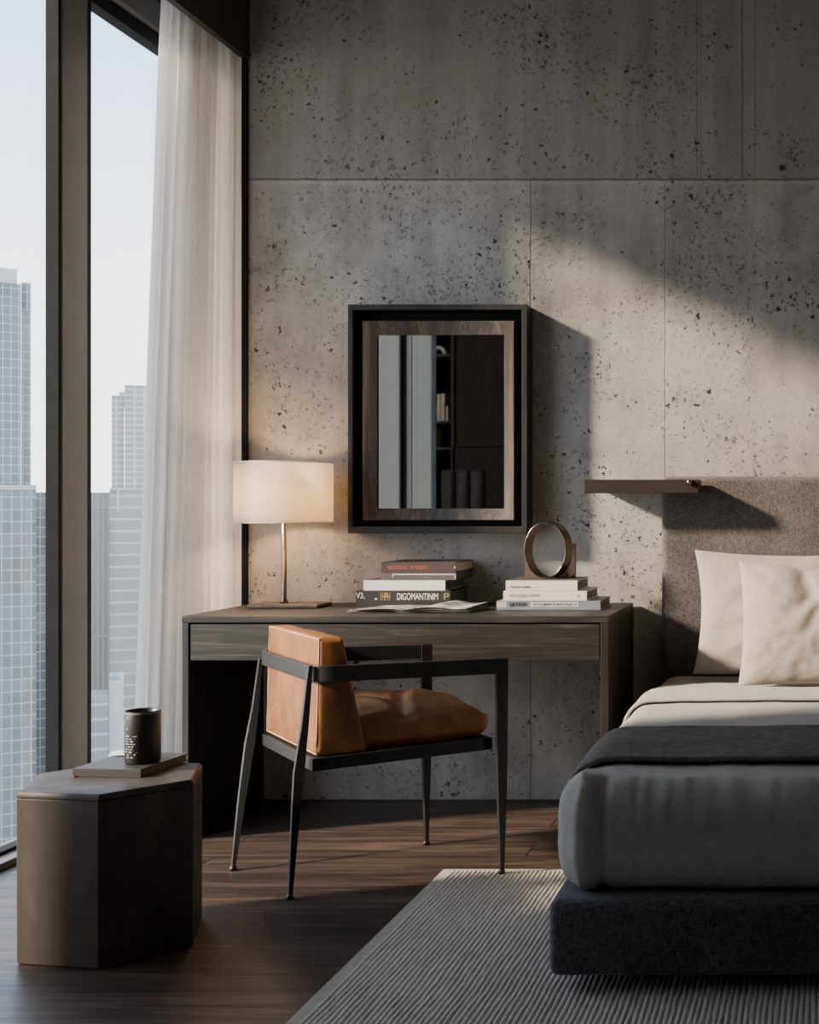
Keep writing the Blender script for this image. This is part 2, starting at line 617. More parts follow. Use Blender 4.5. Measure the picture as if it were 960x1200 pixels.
M['throw'] = make_weave('charcoal_wool', (0.055, 0.052, 0.049), (0.205, 0.196, 0.186), 200, 0.5, sheen=0.0, stretch=7, contrast=(0.33, 0.68))
M['rug'] = make_weave('ribbed_wool', (0.33, 0.315, 0.29), (0.60, 0.575, 0.54), 180, 0.4, contrast=(0.3, 0.7))
M['rug_edge'] = make_weave('rug_binding', (0.26, 0.24, 0.215), (0.42, 0.39, 0.35), 200, 0.3)
M['dark_leather'] = simple('dark_brown_leather', (0.11, 0.085, 0.07), 0.38, 0, 0.5)
M['cabinet'] = make_wood('dark_cabinet_veneer', (0.05, 0.032, 0.024), (0.10, 0.064, 0.05), (0.15, 0.10, 0.078), 'Z', 0.5)
M['cabinet_edge'] = simple('mahogany_edge', (0.22, 0.09, 0.05), 0.45)

# ------------------------------------------------------------------ the room
XW = -2.55                       # glass plane of the window wall
Y_WIN_END = -3.56
Y_REAR = -5.5
X_RIGHT = 2.4
Z_CEIL = 3.15


def struct(name, bm, mat, bevel=0.0):
    o = obj(name, bm, mat, None, bevel=bevel)
    o['kind'] = 'structure'
    return o


struct('floor', boxbm(-2.62, X_RIGHT + 0.1, Y_REAR - 0.1, 0.28, -0.12, 0.0), M['floor'])
struct('ceiling', boxbm(-2.62, X_RIGHT + 0.1, Y_REAR - 0.1, 0.28, Z_CEIL, Z_CEIL + 0.15), M['ceiling'])
struct('wall_back', boxbm(-2.46, X_RIGHT + 0.1, 0.0, 0.2, 0.0, Z_CEIL), M['concrete'])
struct('wall_right', boxbm(X_RIGHT, X_RIGHT + 0.1, Y_REAR, 0.0, 0.0, Z_CEIL), M['plaster'])
struct('wall_rear', boxbm(-2.72, X_RIGHT, Y_REAR - 0.1, Y_REAR, 0.0, Z_CEIL), M['plaster'])
struct('wall_left', boxbm(-2.72, -2.62, Y_REAR, Y_WIN_END, 0.0, Z_CEIL), M['plaster'])
struct('trim_1', boxbm(-2.16, -2.135, -4.0, -0.001, 2.775, Z_CEIL), M['pelmet'])
struct('gap_shade_strip', boxbm(-2.158, -2.140, -0.018, -0.0, 0.0, 2.775), M['frame_dark'])  # dark strip standing in for the shaded gap between curtain and wall

# window wall: mullions, head, sill, panes
win = bpy.data.objects.new('window_1', None)
link(win)
win['kind'] = 'structure'
win['label'] = 'floor to ceiling window with dark mullions beside the curtain'


Y_FAR = 0.28                     # the glass runs on past the end of the concrete wall


def mullion(y0, y1):
    bm = bmesh.new()
    box(bm, -2.549, -2.500, y0 + 0.012, y1 - 0.030, 0.022, 2.90)
    m = obj('mullion', bm, M['frame_grey'], win, bevel=0.004)
    for a, b, xa_, xb_ in ((y0, y0 + 0.0115, -2.549, -2.504), (y1 - 0.0295, y1, -2.549, -2.504)):
        bm = bmesh.new()
        box(bm, xa_, xb_, a, b, 0.0225, 2.845)
        obj('glazing_profile', bm, M['frame_dark'], m, bevel=0.002)
    return m


mullion(-0.585, -0.395)
mullion(-3.06, -2.98)
bm = bmesh.new()
box(bm, -2.60, -2.49, Y_WIN_END, Y_FAR, 2.90, 3.0)
h_ = obj('head_rail', bm, M['frame_grey'], win, bevel=0.004)
bm = bmesh.new()
box(bm, -2.57, -2.515, Y_WIN_END, Y_FAR, 2.845, 2.8995)
obj('glazing_profile', bm, M['frame_dark'], h_, bevel=0.003)
bm = bmesh.new()
box(bm, -2.62, -2.47, Y_WIN_END, Y_FAR, 0.0, 0.022)
s_ = obj('sill_rail', bm, M['frame_grey'], win, bevel=0.004)
bm = bmesh.new()
box(bm, -2.57, -2.525, Y_WIN_END, Y_FAR, 0.0222, 0.034)
obj('glazing_profile', bm, M['frame_dark'], s_, bevel=0.002)
bm = bmesh.new()
box(bm, -2.60, -2.5, Y_WIN_END, Y_FAR, 3.0, Z_CEIL)
obj('head_panel', bm, M['pelmet'], win)
bm = bmesh.new()
box(bm, -2.57, -2.46, Y_FAR - 0.04, Y_FAR, 0.034, 2.845)
obj('jamb', bm, M['frame_dark'], win)
for a, b in ((-0.395, Y_FAR - 0.04), (-2.98, -0.585), (Y_WIN_END, -3.06)):
    bm = bmesh.new()
    vs = [bm.verts.new(p) for p in ((XW, a, 0.034), (XW, b, 0.034), (XW, b, 2.845), (XW, a, 2.845))]
    bm.faces.new(vs)
    obj('pane', bm, M['glass'], win)

# ------------------------------------------------------------------ curtain
bm = bmesh.new()
NS, NZ = 260, 60
ztop = 3.05
grid = []
rnd = random.Random(3)
fr = [(9.0, 0.3), (14.5, 1.1), (21.0, 2.0)]
for k in range(NZ + 1):
    zt = k / NZ
    z = 0.012 + (ztop - 0.012) * zt
    low = 1 - zt
    row = []
    ylen = 0.250 + 0.230 * (low ** 0.8)
    for i in range(NS + 1):
        s = i / NS
        ss = s + 0.018 * math.sin(5.2 * s * 2 + 0.9 * zt)
        y = -0.025 - ylen * s
        x = -2.190 - 0.105 * s
        amp = (0.042 + 0.010 * low) * (0.75 + 0.5 * abs(noise.noise(Vector((s * 7, 0.3, 0)))))
        ph = 2 * math.pi * (10.5 * ss) + 1.2 * noise.noise(Vector((s * 6, zt * 0.9, 1.7)))
        w = math.sin(ph) + 0.35 * math.sin(2.13 * ph + 0.7)
        x += amp * w * (1 - 0.55 * s ** 4)
        y += 0.016 * math.cos(ph) + 0.004 * noise.noise(Vector((s * 20, zt * 5, 4)))
        x += 0.006 * noise.noise(Vector((s * 30, zt * 3, 9)))
        row.append(bm.verts.new((x, min(y, -0.022), z)))
    grid.append(row)
bm2 = bmesh.new()
SPLIT = int(NS * 0.87)
for k in range(NZ):
    for i in range(SPLIT):
        bm.faces.new((grid[k][i], grid[k][i + 1], grid[k + 1][i + 1], grid[k + 1][i]))
g2 = [[bm2.verts.new(v_.co) for v_ in row[SPLIT:]] for row in grid]
for k in range(NZ):
    for i in range(len(g2[0]) - 1):
        bm2.faces.new((g2[k][i], g2[k][i + 1], g2[k + 1][i + 1], g2[k + 1][i]))
bmesh.ops.delete(bm, geom=[v_ for v_ in bm.verts if not v_.link_faces], context='VERTS')
c = obj('curtain', bm, M['curtain'], smooth=True)
obj('leading_edge', bm2, make_translucent('single_sheer_layer', (0.86, 0.85, 0.83), (1.0, 0.985, 0.96), 0.8, 0.10), c, smooth=True)['label'] = 'thin bright single layer of sheer'
tag(c, 'sheer cream linen curtain falling in pleats beside the window mullion', 'curtain')

# grey panel blinds over the window behind the camera's left (seen in the mirror)
edges = [-1.985, -2.85, -3.08, -3.54]  # first panel extended unseen beyond the mirror's view to block the sun
for i in range(3):
    y1, y0 = edges[i] + (0.012 if i else 0.0), edges[i + 1] - 0.012
    bm = bmesh.new()
    n = 24
    xo = -2.468 - (0.022 if i % 2 else 0.0)
    rows = []
    for zz in (0.03, 1.0, 2.0, 2.99):
        rows.append([bm.verts.new((xo + 0.004 * math.sin(j * 0.9 + i), y0 + (y1 - y0) * j / n, zz)) for j in range(n + 1)])
    for a, b in zip(rows, rows[1:]):
        for j in range(n):
            bm.faces.new((a[j], a[j + 1], b[j + 1], b[j]))
    o = obj('panel_blind', bm, M['blind_dark'] if i == 1 else M['blind'], smooth=True)
    if i == 0:
        obj('edge_batten', boxbm(xo + 0.006, xo + 0.016, y0 - 0.006, y0 + 0.016, 0.03, 2.99), M['void'], o)['label'] = 'thin black batten'
    tag(o, ['pale grey panel blind, leftmost stripe seen in the mirror',
            'narrow darker grey panel blind right of the dark line in the mirror', 'pale grey panel blind next to the bookcase in the mirror'][i],
        'blind', 'panel blinds reflected in the mirror')

# ------------------------------------------------------------------ desk
DX0, DX1, DYF, DH = -2.099, -0.694, -0.585, 0.739
desk = thing('writing_desk', 'long dark smoked oak desk with one wide drawer against the concrete wall', 'desk', (DX0, -0.3, 0))
obj('desktop', boxbm(DX0, DX1, DYF, -0.012, DH - 0.022, DH), M['desk'], desk, bevel=0.002)
obj('side_panel', boxbm(DX0, DX0 + 0.022, DYF + 0.001, -0.012, 0.0, DH - 0.0225), M['desk_z'], desk, bevel=0.002)
obj('side_panel', boxbm(DX1 - 0.026, DX1, DYF + 0.001, -0.012, 0.0, DH - 0.0225), M['desk_z'], desk, bevel=0.002)
obj('drawer', boxbm(DX0 + 0.026, DX1 - 0.029, DYF + 0.004, -0.05, 0.592, DH - 0.027), M['desk'], desk, bevel=0.002)

# ------------------------------------------------------------------ table lamp
LX, LY = -1.917, -0.215
lamp = thing('table_lamp', 'lit table lamp with white drum shade on a slim brass pole', 'lamp', (LX, LY, DH))
obj('base', boxbm(LX - 0.105, LX + 0.145, LY - 0.065, LY + 0.075, DH + 0.0005, DH + 0.014), M['brass_base'], lamp, bevel=0.003)
bm = bmesh.new()
lathe(bm, [(0, DH + 0.0145), (0.014, DH + 0.0145), (0.014, DH + 0.024), (0.0095, DH + 0.028), (0.0095, 1.19), (0, 1.19)], LX, LY, 24)
obj('pole', bm, M['brass'], lamp, smooth=True)
M['shade'] = None
t = NT('lamp_shade_fabric')
n = t.noise(t.coords(scale=(1, 1, 0.3)), 120, 3, 0.6)
d = t.n('ShaderNodeBsdfDiffuse', Color=t.ramp(n, [(0.3, (0.80, 0.74, 0.66)), (0.7, (0.88, 0.83, 0.76))]))
tr = t.n('ShaderNodeBsdfTranslucent', Color=(1.0, 0.91, 0.79))
mx = t.n('ShaderNodeMixShader', Fac=0.7, i1=d, i2=tr)
t.t.links.new(mx.outputs[0], t.out.inputs[0])
M['shade'] = t.m
bm = bmesh.new()
SR, SZ0, SZ1 = 0.166, 1.043, 1.256
lathe(bm, [(SR, SZ0), (SR, SZ1), (SR - 0.003, SZ1), (SR - 0.003, SZ0), (SR, SZ0)], LX, LY, 72)
sh = obj('lamp_shade', bm, M['shade'], lamp, smooth=False)
for p in sh.data.polygons:
    p.use_smooth = abs(p.normal.z) < 0.5
for zz in (SZ0, SZ1):
    bm = bmesh.new()
    tube(bm, [(LX + (SR - 0.001) * math.cos(a * math.pi / 36), LY + (SR - 0.001) * math.sin(a * math.pi / 36), zz) for a in range(72)], 0.0022, 8, True)
    obj('shade_rim', bm, M['white'], sh, smooth=True)
bm = bmesh.new()
for a in range(3):
    ang = a * 2 * math.pi / 3
    tube(bm, [(LX, LY, 1.188), (LX + (SR - 0.004) * math.cos(ang), LY + (SR - 0.004) * math.sin(ang), 1.235)], 0.0018, 6)
obj('shade_spider', bm, M['brass'], lamp, smooth=True)
t = NT('bulb_glow')
t.pbr((1, 0.8, 0.55), 0.5, Emission_Color=(1.0, 0.62, 0.30, 1), Emission_Strength=25.0)
bm = bmesh.new()
bmesh.ops.create_uvsphere(bm, u_segments=20, v_segments=12, radius=0.028)
for v_ in bm.verts:
    v_.co += Vector((LX - 0.055, LY - 0.03, 1.150))
obj('bulb', bm, t.m, lamp, smooth=True)

# ------------------------------------------------------------------ books
def book(name, label, x0, x1, yf, depth, z0, z1, cover, pages=None, group=None, rz=0.0, board=0.003, top=None):
    cx, cy = (x0 + x1) / 2, yf + depth / 2
    b = thing(name, label, 'book', (cx, cy, z0), 0, group)
    bm = bmesh.new()
    box(bm, x0, x1, yf, yf + depth, z0, z0 + board)
    box(bm, x0, x1, yf, yf + depth, z1 - board, z1)
    box(bm, x0, x1, yf, yf + board, z0 + board, z1 - board)
    obj('cover', bm, cover, b, bevel=0.0008)
    if top is not None:
        obj('cover_face', boxbm(x0 + 0.002, x1 - 0.0005, yf + 0.002, yf + depth, z1, z1 + 0.0008), top, b)
    obj('pages', boxbm(x0 + 0.004, x1 - 0.004, yf + board, yf + depth - 0.005, z0 + board, z1 - board), pages or M['paper'], b)
    b.rotation_euler.z = rz
    return b


GL = 'books stacked left of the ring'
yf = -0.25
pm = 4.55 / F
t_ = [(417, 528, 0.7395, 0.8000), (426, 522, 0.8005, 0.8370), (446, 535, 0.8375, 0.8640), (447, 534, 0.8645, 0.9010)]


def bx(px):
    return (px - 960) * pm


b4 = book('art_book', 'thick black book with white and gold spine lettering at the bottom of the left stack', bx(417), bx(528), yf, 0.235, *t_[0][2:], M['black_cloth'], M['grey_cloth'])
zc = (t_[0][2] + t_[0][3]) / 2 + 0.008
spine_text('spine_lettering', 'DIGOMANTINIM', 0.034, bx(465), yf, zc, M['ink_white'], b4, width=48 * pm)['label'] = 'white block lettering'
spine_text('spine_lettering', '1HPH', 0.040, bx(445), yf, zc, M['ink_gold'], b4, width=11 * pm)['label'] = 'gold lettering'
spine_text('spine_lettering', 'P', 0.034, bx(519.5), yf, zc, M['ink_olive'], b4, width=6 * pm)['label'] = 'olive lettering'
bm = text_mesh('V3,', 0.03, 0.0003)
for v_ in bm.verts:
    v_.co = Vector((bx(417.6) + v_.co.x * 0.75, yf - 0.0004 - v_.co.z, zc + 0.004 + v_.co.y))
obj('spine_lettering', bm, M['ink_white'], b4)['label'] = 'white lettering at the spine end'
obj('spine_mark', boxbm(bx(439.5), bx(442), yf - 0.0007, yf + 0.0002, 0.768, 0.773), M['ink_white'], b4)

b3 = book('art_book', 'white spined book second from the bottom of the left stack', bx(426), bx(522), yf, 0.245, *t_[1][2:], M['white'], M['grey_cloth'], top=M['taupe'])
spine_text('spine_lettering', '- - ----- - -- --   - - -- - ----------', 0.012, bx(430), yf, (t_[1][2] + t_[1][3]) / 2 - 0.003, M['ink_grey'], b3, width=84 * pm)
b2 = book('art_book', 'taupe book with thin white spine rule, second from the top of the left stack', bx(446), bx(535), yf, 0.235, *t_[2][2:], M['taupe'], M['grey_cloth'])
bm = bmesh.new()
box(bm, bx(460), bx(534), yf - 0.0007, yf + 0.0002, t_[2][3] - 0.0075, t_[2][3] - 0.0045)
box(bm, bx(460), bx(461), yf - 0.0007, yf + 0.0002, t_[2][3] - 0.0150, t_[2][3] - 0.0045)
box(bm, bx(533), bx(534), yf - 0.0007, yf + 0.0002, t_[2][3] - 0.0210, t_[2][3] - 0.0045)
obj('spine_rule', bm, M['ink_white'], b2)
spine_text('spine_lettering', '-------- ---------', 0.010, bx(477), yf, t_[2][3] - 0.0145, M['ink_grey'], b2, width=28 * pm)
b1 = book('art_book', 'dark brown book with orange spine lettering on top of the left stack', bx(447), bx(534), yf, 0.235, *t_[3][2:], M['oxblood'], M['paper'])
spine_text('spine_lettering', 'MJOOSOOWS', 0.017, bx(454.5), yf, 0.881, M['ink_orange'], b1, width=22 * pm)['label'] = 'orange lettering'
spine_text('spine_lettering', 'OF OOOOOE', 0.017, bx(481), yf, 0.881, M['ink_orange'], b1, width=20 * pm)['label'] = 'orange lettering'
bm = bmesh.new()
box(bm, bx(532.6), bx(533.6), yf - 0.0007, yf + 0.0002, 0.878, 0.887)
obj('spine_mark', bm, M['ink_white'], b1)

# open magazine in front of the left stack
t = NT('printed_magazine_paper')
v = t.coords()
w1 = t.n('ShaderNodeTexWave', {'wave_type': 'BANDS', 'bands_direction': 'DIAGONAL'}, Vector=t.coords(scale=(1, 3.2, 1)), Scale=5.0, Distortion=5.0, Detail=3.0, Detail_Scale=1.5)
n0 = t.noise(v, 9, 4)
c = t.ramp(w1.outputs[1] if False else w1.outputs[0], [(0.0, (0.03, 0.03, 0.03)), (0.30, (0.10, 0.098, 0.095)), (0.46, (0.16, 0.157, 0.152)), (0.62, (0.48, 0.47, 0.46))])
c = t.mix(t.maprange(n0, 0.56, 0.66, 0.0, 0.7), c, (0.74, 0.73, 0.71))
M['magazine'] = t.pbr(c, 0.4, 0, 0.5)
mag = thing('magazine', 'open black and white magazine with curled pages in front of the left books', 'magazine', (-1.39, -0.37, DH))
mcorn = [Vector((-1.615, -0.455, 0)), Vector((-1.185, -0.475, 0)), Vector((-1.15, -0.285, 0)), Vector((-1.56, -0.265, 0))]


def mag_sheet(name, lift, hump, shrink, curl):
    bm = bmesh.new()
    nu, nv = 44, 14
    g = []
    for i in range(nu + 1):
        u = i / nu
        r = []
        for j in range(nv + 1):
            w = j / nv
            uu = shrink + (1 - 2 * shrink) * u
            ww = shrink * 0.7 + (1 - 1.4 * shrink) * w
            p = (mcorn[0] * (1 - uu) + mcorn[1] * uu) * (1 - ww) + (mcorn[3] * (1 - uu) + mcorn[2] * uu) * ww
            z = lift + hump * math.exp(-((u - 0.70) / 0.17) ** 2) * (0.55 + 0.45 * w) + hump * 0.2 * math.exp(-((u - 0.3) / 0.18) ** 2)
            z -= hump * 0.15 * math.exp(-((u - 0.48) / 0.045) ** 2)
            z += curl * max(0, u - 0.84) / 0.16 * (0.3 + 0.7 * w)
            z += 0.0012 * noise.noise(Vector((u * 9, w * 4, lift * 900)))
            r.append(bm.verts.new((p.x, p.y, max(DH + 0.0006 + lift * 0.25, DH + z))))
        g.append(r)
    for i in range(nu):
        for j in range(nv):
            bm.faces.new((g[i][j], g[i + 1][j], g[i + 1][j + 1], g[i][j + 1]))
    return obj(name, bm, M['magazine'], mag, smooth=True)


mag_sheet('page', 0.0015, 0.006, 0.0, 0.004)
mag_sheet('page', 0.005, 0.013, 0.012, 0.010)
mag_sheet('page', 0.009, 0.020, 0.03, 0.016)

GR = 'books stacked under the ring'
yr = -0.35
pm2 = 4.45 / F


def bx2(px):
    return (px - 960) * pm2


c3 = book('art_book', 'slate grey book with pale spine panel at the bottom of the right stack', bx2(582), bx2(704), yr, 0.225, 0.7395, 0.7715, M['slate'], M['grey_cloth'])
bm = bmesh.new()
box(bm, bx2(582.3), bx2(594), yr - 0.0006, yr + 0.0002, 0.749, 0.768)
o = obj('spine_panel', bm, M['paper'], c3)
bm = bmesh.new()
box(bm, bx2(622), bx2(678), yr - 0.0006, yr + 0.0002, 0.751, 0.7665)
obj('spine_panel', bm, M['ink_white'], c3)
spine_text('spine_lettering', 'GIOTRXN', 0.019, bx2(597), yr - 0.0004, 0.7585, M['ink_dark'], c3, width=20 * pm2)['label'] = 'dark lettering'
spine_text('spine_lettering', 'HOOUINMTIOMXXNATA', 0.016, bx2(624), yr - 0.0006, 0.7585, M['ink_dark'], c3, width=52 * pm2)['label'] = 'dark lettering on pale panel'
spine_text('spine_lettering', '. --------', 0.008, bx2(645), yr, 0.7455, M['ink_white'], c3, width=15 * pm2)
c2 = book('art_book', 'white book with faded pink spine lettering in the middle of the right stack', bx2(590), bx2(688), yr, 0.235, 0.7720, 0.8055, M['white'], M['grey_cloth'])
spine_text('spine_lettering', 'W.I.NABBE.I', 0.017, bx2(596.5), yr, 0.789, M['ink_pink'], c2, width=23 * pm2)['label'] = 'pink lettering'
spine_text('spine_lettering', 'I.IOAD', 0.014, bx2(620.5), yr, 0.790, M['ink_grey'], c2, width=12 * pm2)['label'] = 'grey lettering'
spine_text('spine_emblem', 'A', 0.018, bx2(676), yr, 0.788, M['ink_grey'], c2)
c1 = book('art_book', 'white spined book with brown cover directly beneath the bronze ring', bx2(593), bx2(677), yr, 0.225, 0.8060, 0.8420, M['white'], M['grey_cloth'], top=M['brown_board'])
spine_text('spine_lettering', 'THE BOOK OLIVEIRA', 0.009, bx2(598), yr, 0.819, M['ink_dark'], c1, width=24 * pm2)
spine_text('spine_lettering', '---------', 0.008, bx2(622.5), yr, 0.819, M['ink_grey'], c1, width=13 * pm2)

# ring ornament
RX, RY, RZ0 = -0.962, -0.235, 0.8435
ring = thing('ring_sculpture', 'dark bronze oval ring in a low wooden cradle on the right book stack', 'sculpture', (RX, RY, RZ0))
bm = bmesh.new()
secs = []
rc = RZ0 + 0.101
for k in range(96):
    a = 2 * math.pi * k / 96
    ex, ez = math.cos(a), math.sin(a)
    o_ = (0.0745 * ex, 0.1 * ez)
    i_ = (0.0705 * ex, 0.0955 * ez)
    y0_, y1_ = -0.026, 0.020
    secs.append([Vector((RX + o_[0] - 0.010, RY + y0_, rc + o_[1])), Vector((RX + i_[0] - 0.010, RY + y0_, rc + i_[1])),
                 Vector((RX + i_[0] + 0.006, RY + y1_, rc + i_[1])), Vector((RX + o_[0] + 0.006, RY + y1_, rc + o_[1]))])
loft(bm, secs, closed=True)
obj('hoop', bm, M['bronze'], ring, smooth=False, bevel=0.001)
bm = bmesh.new()
tube(bm, [(RX - 0.010 + 0.0727 * math.cos(k * math.pi / 48), RY - 0.0262, rc + 0.0978 * math.sin(k * math.pi / 48)) for k in range(96)], 0.0021, 8, True)
obj('rim', bm, M['brass'], ring, smooth=True)
# cradle: upright block with an elliptical bite that holds the ring
bm = bmesh.new()
x0_, x1_ = RX - 0.095, RX + 0.084
top_z = RZ0 + 0.122
for sgn, xo_ in ((-1, x0_), (1, x1_)):
    secs = []
    for k in range(25):
        z = RZ0 + 0.0005 + (top_z - RZ0 - 0.0005) * k / 24
        w_ = 1 - ((z - rc) / 0.1015) ** 2
        xi = RX + sgn * 0.076 * math.sqrt(max(0.0, w_)) if z < rc else RX + sgn * 0.076
        secs.append([Vector((xo_, RY + 0.032, z)), Vector((xi, RY + 0.032, z)), Vector((xi, RY + 0.062, z)), Vector((xo_, RY + 0.062, z))])
    loft(bm, secs)
obj('cradle', bm, M['brown_board'], ring)

# ------------------------------------------------------------------ wall mirror
MX0, MX1, MZ0, MZ1 = -1.733, -1.074, 1.000, 1.842
mir = thing('wall_mirror', 'dark wooden box-framed mirror hung on the concrete wall', 'mirror', ((MX0 + MX1) / 2, -0.01, MZ0))


def frame_bm(x0, x1, z0, z1, wx0, wx1, wz0, wz1, yb, yo, yi):
    """rectangular frame; outer edge front at yo, inner edge front at yi, back at yb"""
    bm = bmesh.new()
    out = [(x0, z0), (x1, z0), (x1, z1), (x0, z1)]
    inn = [(x0 + wx0, z0 + wz0), (x1 - wx1, z0 + wz0), (x1 - wx1, z1 - wz1), (x0 + wx0, z1 - wz1)]
    A = [bm.verts.new((x, yb, z)) for x, z in out]
    B = [bm.verts.new((x, yo, z)) for x, z in out]
    C_ = [bm.verts.new((x, yi, z)) for x, z in inn]
    D_ = [bm.verts.new((x, yb, z)) for x, z in inn]
    for R_, S_ in ((A, B), (B, C_), (C_, D_), (D_, A)):
        for k in range(4):
            bm.faces.new((R_[k], R_[(k + 1) % 4], S_[(k + 1) % 4], S_[k]))
    return bm


obj('outer_frame', frame_bm(MX0, MX1, MZ0, MZ1, 0.017, 0.02, 0.026, 0.019, -0.001, -0.094, -0.092), M['mirror_wood'], mir, bevel=0.0015)
obj('back_panel', boxbm(MX0 + 0.01, MX1 - 0.01, -0.012, -0.002, MZ0 + 0.01, MZ1 - 0.01), M['void'], mir)
q = 4.72 / F
ix0, ix1, iz0, iz1 = (425 - 960) * q, (602.5 - 960) * q, CAM_Z - (609.5 - 590) * q, CAM_Z - (376 - 590) * q
inn = obj('inner_frame', frame_bm(ix0, ix1, iz0, iz1, 0.050, 0.040, 0.043, 0.050, -0.0125, -0.082, -0.066), M['mirror_inner'], mir, bevel=0.0015)
gx0, gx1, gz0, gz1 = ix0 + 0.046, ix1 - 0.036, iz0 + 0.038, iz1 - 0.046
bm = bmesh.new()
box(bm, gx0, gx1, -0.058, -0.052, gz0, gz1)
obj('mirror_glass', bm, M['mirror'], mir)

# ------------------------------------------------------------------ armchair
A_ = Vector((-1.420, 3.60 - CAM_D, 0))
B_ = Vector((-1.760, 4.03 - CAM_D, 0))
C_ = Vector((-0.925, 3.80 - CAM_D, 0))
E_ = Vector((-1.262, 4.17 - CAM_D, 0))


def st(s, tt, z):
    p = (A_ * (1 - s) + C_ * s) * (1 - tt) + (B_ * (1 - s) + E_ * s) * tt
    return Vector((p.x, p.y, z))


fwd = ((C_ - A_) + (E_ - B_)).normalized()
lat = ((B_ - A_) + (E_ - C_)).normalized()
chair = thing('armchair', 'cognac leather armchair with black steel frame facing the desk', 'armchair', st(0.5, 0.5, 0))
# arm band: flat bar round the back with rounded rear corners
corner = []
rr = 0.055


def arc(c0, c1, c2, n=8):
    out = []
    d1 = (c0 - c1).normalized()
    d2 = (c2 - c1).normalized()
    p0, p2 = c1 + d1 * rr, c1 + d2 * rr
    for k in range(n + 1):
        t = k / n
        out.append(p0 * (1 - t) ** 2 + c1 * 2 * t * (1 - t) + p2 * t * t)
    return out


path = [C_] + arc(C_, A_, B_) + arc(A_, B_, E_) + [E_]
zt, zb, th = 0.652, 0.606, 0.013
secs = []
for i, p in enumerate(path):
    tg = (path[min(i + 1, len(path) - 1)] - path[max(i - 1, 0)]).normalized()
    nn = Vector((tg.y, -tg.x, 0))
    a, b = p + nn * th / 2, p - nn * th / 2
    secs.append([Vector((a.x, a.y, zb)), Vector((a.x, a.y, zt)), Vector((b.x, b.y, zt)), Vector((b.x, b.y, zb))])
bm = bmesh.new()
loft(bm, secs)
obj('arm_rail', bm, M['steel'], chair, bevel=0.002)


def leg(path_):
    """path_: (point, half width along the direction dv, half thickness along du)"""
    bm = bmesh.new()
    secs = []
    for p, w, th_, dv, du in path_:
        secs.append([p + dv * w + du * th_, p - dv * w + du * th_, p - dv * w - du * th_, p + dv * w - du * th_])
    loft(bm, secs)
    return bm


Zv = Vector((0, 0, 1))
for base in (C_, E_):
    inward = -fwd
    pth = []
    for z, w in ((zt, 0.017), (0.56, 0.0165), (0.40, 0.0155), (0.25, 0.0125), (0.12, 0.0085), (0.016, 0.0055)):
        pth.append((Vector((base.x, base.y, z)) + inward * 0.017 + fwd * (0.0 if z > 0.3 else 0.0), w, 0.0068, fwd, lat))
    o = obj('leg', leg(pth), M['steel'], chair, bevel=0.0015)
    f0 = Vector((base.x, base.y, 0)) + inward * 0.017
    bm = bmesh.new()
    zf = 0.0135 if base is C_ else 0.0005
    lathe(bm, [(0, zf), (0.010, zf), (0.011, zf + 0.006), (0.006, zf + 0.017), (0, zf + 0.017)], f0.x, f0.y, 16)
    obj('foot_glide', bm, M['steel'], o, smooth=True)
near = [(P(363.5, 780, 3.605), 0.006), (P(357, 850, 3.60), 0.0095), (P(350, 905, 3.595), 0.0135), (P(346, 955, 3.59), 0.0105), (P(342.5, 1010, 3.588), 0.0075), (P(339.8, 1048, 3.588), 0.0055)]
far = [(P(305.5, 772, 4.05), 0.006), (P(299, 830, 4.03), 0.010), (P(292.5, 872, 3.99), 0.0145), (P(284, 930, 3.93), 0.011), (P(277, 985, 3.885), 0.0075), (P(273.2, 1015, 3.872), 0.0055)]
for ln in (near, far):
    pth = []
    for p, w in ln:
        p = p.copy()
        pth.append((p, w, 0.0068, fwd, lat))
    # settle the foot on the floor
    zf = pth[-1][0].z
    pth = [(Vector((p.x, p.y, p.z + (0.012 - zf) * (k / (len(pth) - 1)) ** 2)), w, t2, a, b) for k, (p, w, t2, a, b) in enumerate(pth)]
    o = obj('leg', leg(pth), M['steel'], chair, bevel=0.0015)
    f0 = pth[-1][0]
    bm = bmesh.new()
    lathe(bm, [(0, 0.0005), (0.010, 0.0005), (0.011, 0.006), (0.006, 0.017), (0, 0.017)], f0.x, f0.y, 16)
    obj('foot_glide', bm, M['steel'], o, smooth=True)
# seat frame: tilted rim of flat bar
S0, S1, T0, T1 = 0.0, 0.935, 0.035, 0.965


def zfr(s):
    return 0.388 + 0.030 * s


bm = bmesh.new()
hbar, tbar = 0.036, 0.05
for (s0, t0, s1, t1) in ((S0, T0, S1, T0), (S0, T1, S1, T1), (S0, T0, S0, T1), (S1, T0, S1, T1)):
    if s0 == s1:
        sa, sb = (s0, s0 + tbar) if s0 < 0.5 else (s0 - tbar, s0)
        ta, tb = t0, t1
    else:
        sa, sb = s0, s1
        ta, tb = (t0, t0 + tbar) if t0 < 0.5 else (t0 - tbar, t0)
    vs = [bm.verts.new(st(s, tt, zfr(s) - (hbar if dz == 0 else 0))) for s in (sa, sb) for tt in (ta, tb) for dz in (0, 1)]
    for f in ((0, 1, 3, 2), (4, 6, 7, 5), (0, 4, 5, 1), (2, 3, 7, 6), (0, 2, 6, 4), (1, 5, 7, 3)):
        bm.faces.new([vs[i] for i in f])
# seat pan
vs = [bm.verts.new(st(s, tt, zfr(s) - dz)) for s in (S0 + 0.02, S1 - 0.02) for tt in (T0 + 0.02, T1 - 0.02) for dz in (0.012, 0.002)]
for f in ((0, 1, 3, 2), (4, 6, 7, 5), (0, 4, 5, 1), (2, 3, 7, 6), (0, 2, 6, 4), (1, 5, 7, 3)):
    bm.faces.new([vs[i] for i in f])
obj('seat_frame', bm, M['steel'], chair, bevel=0.002)


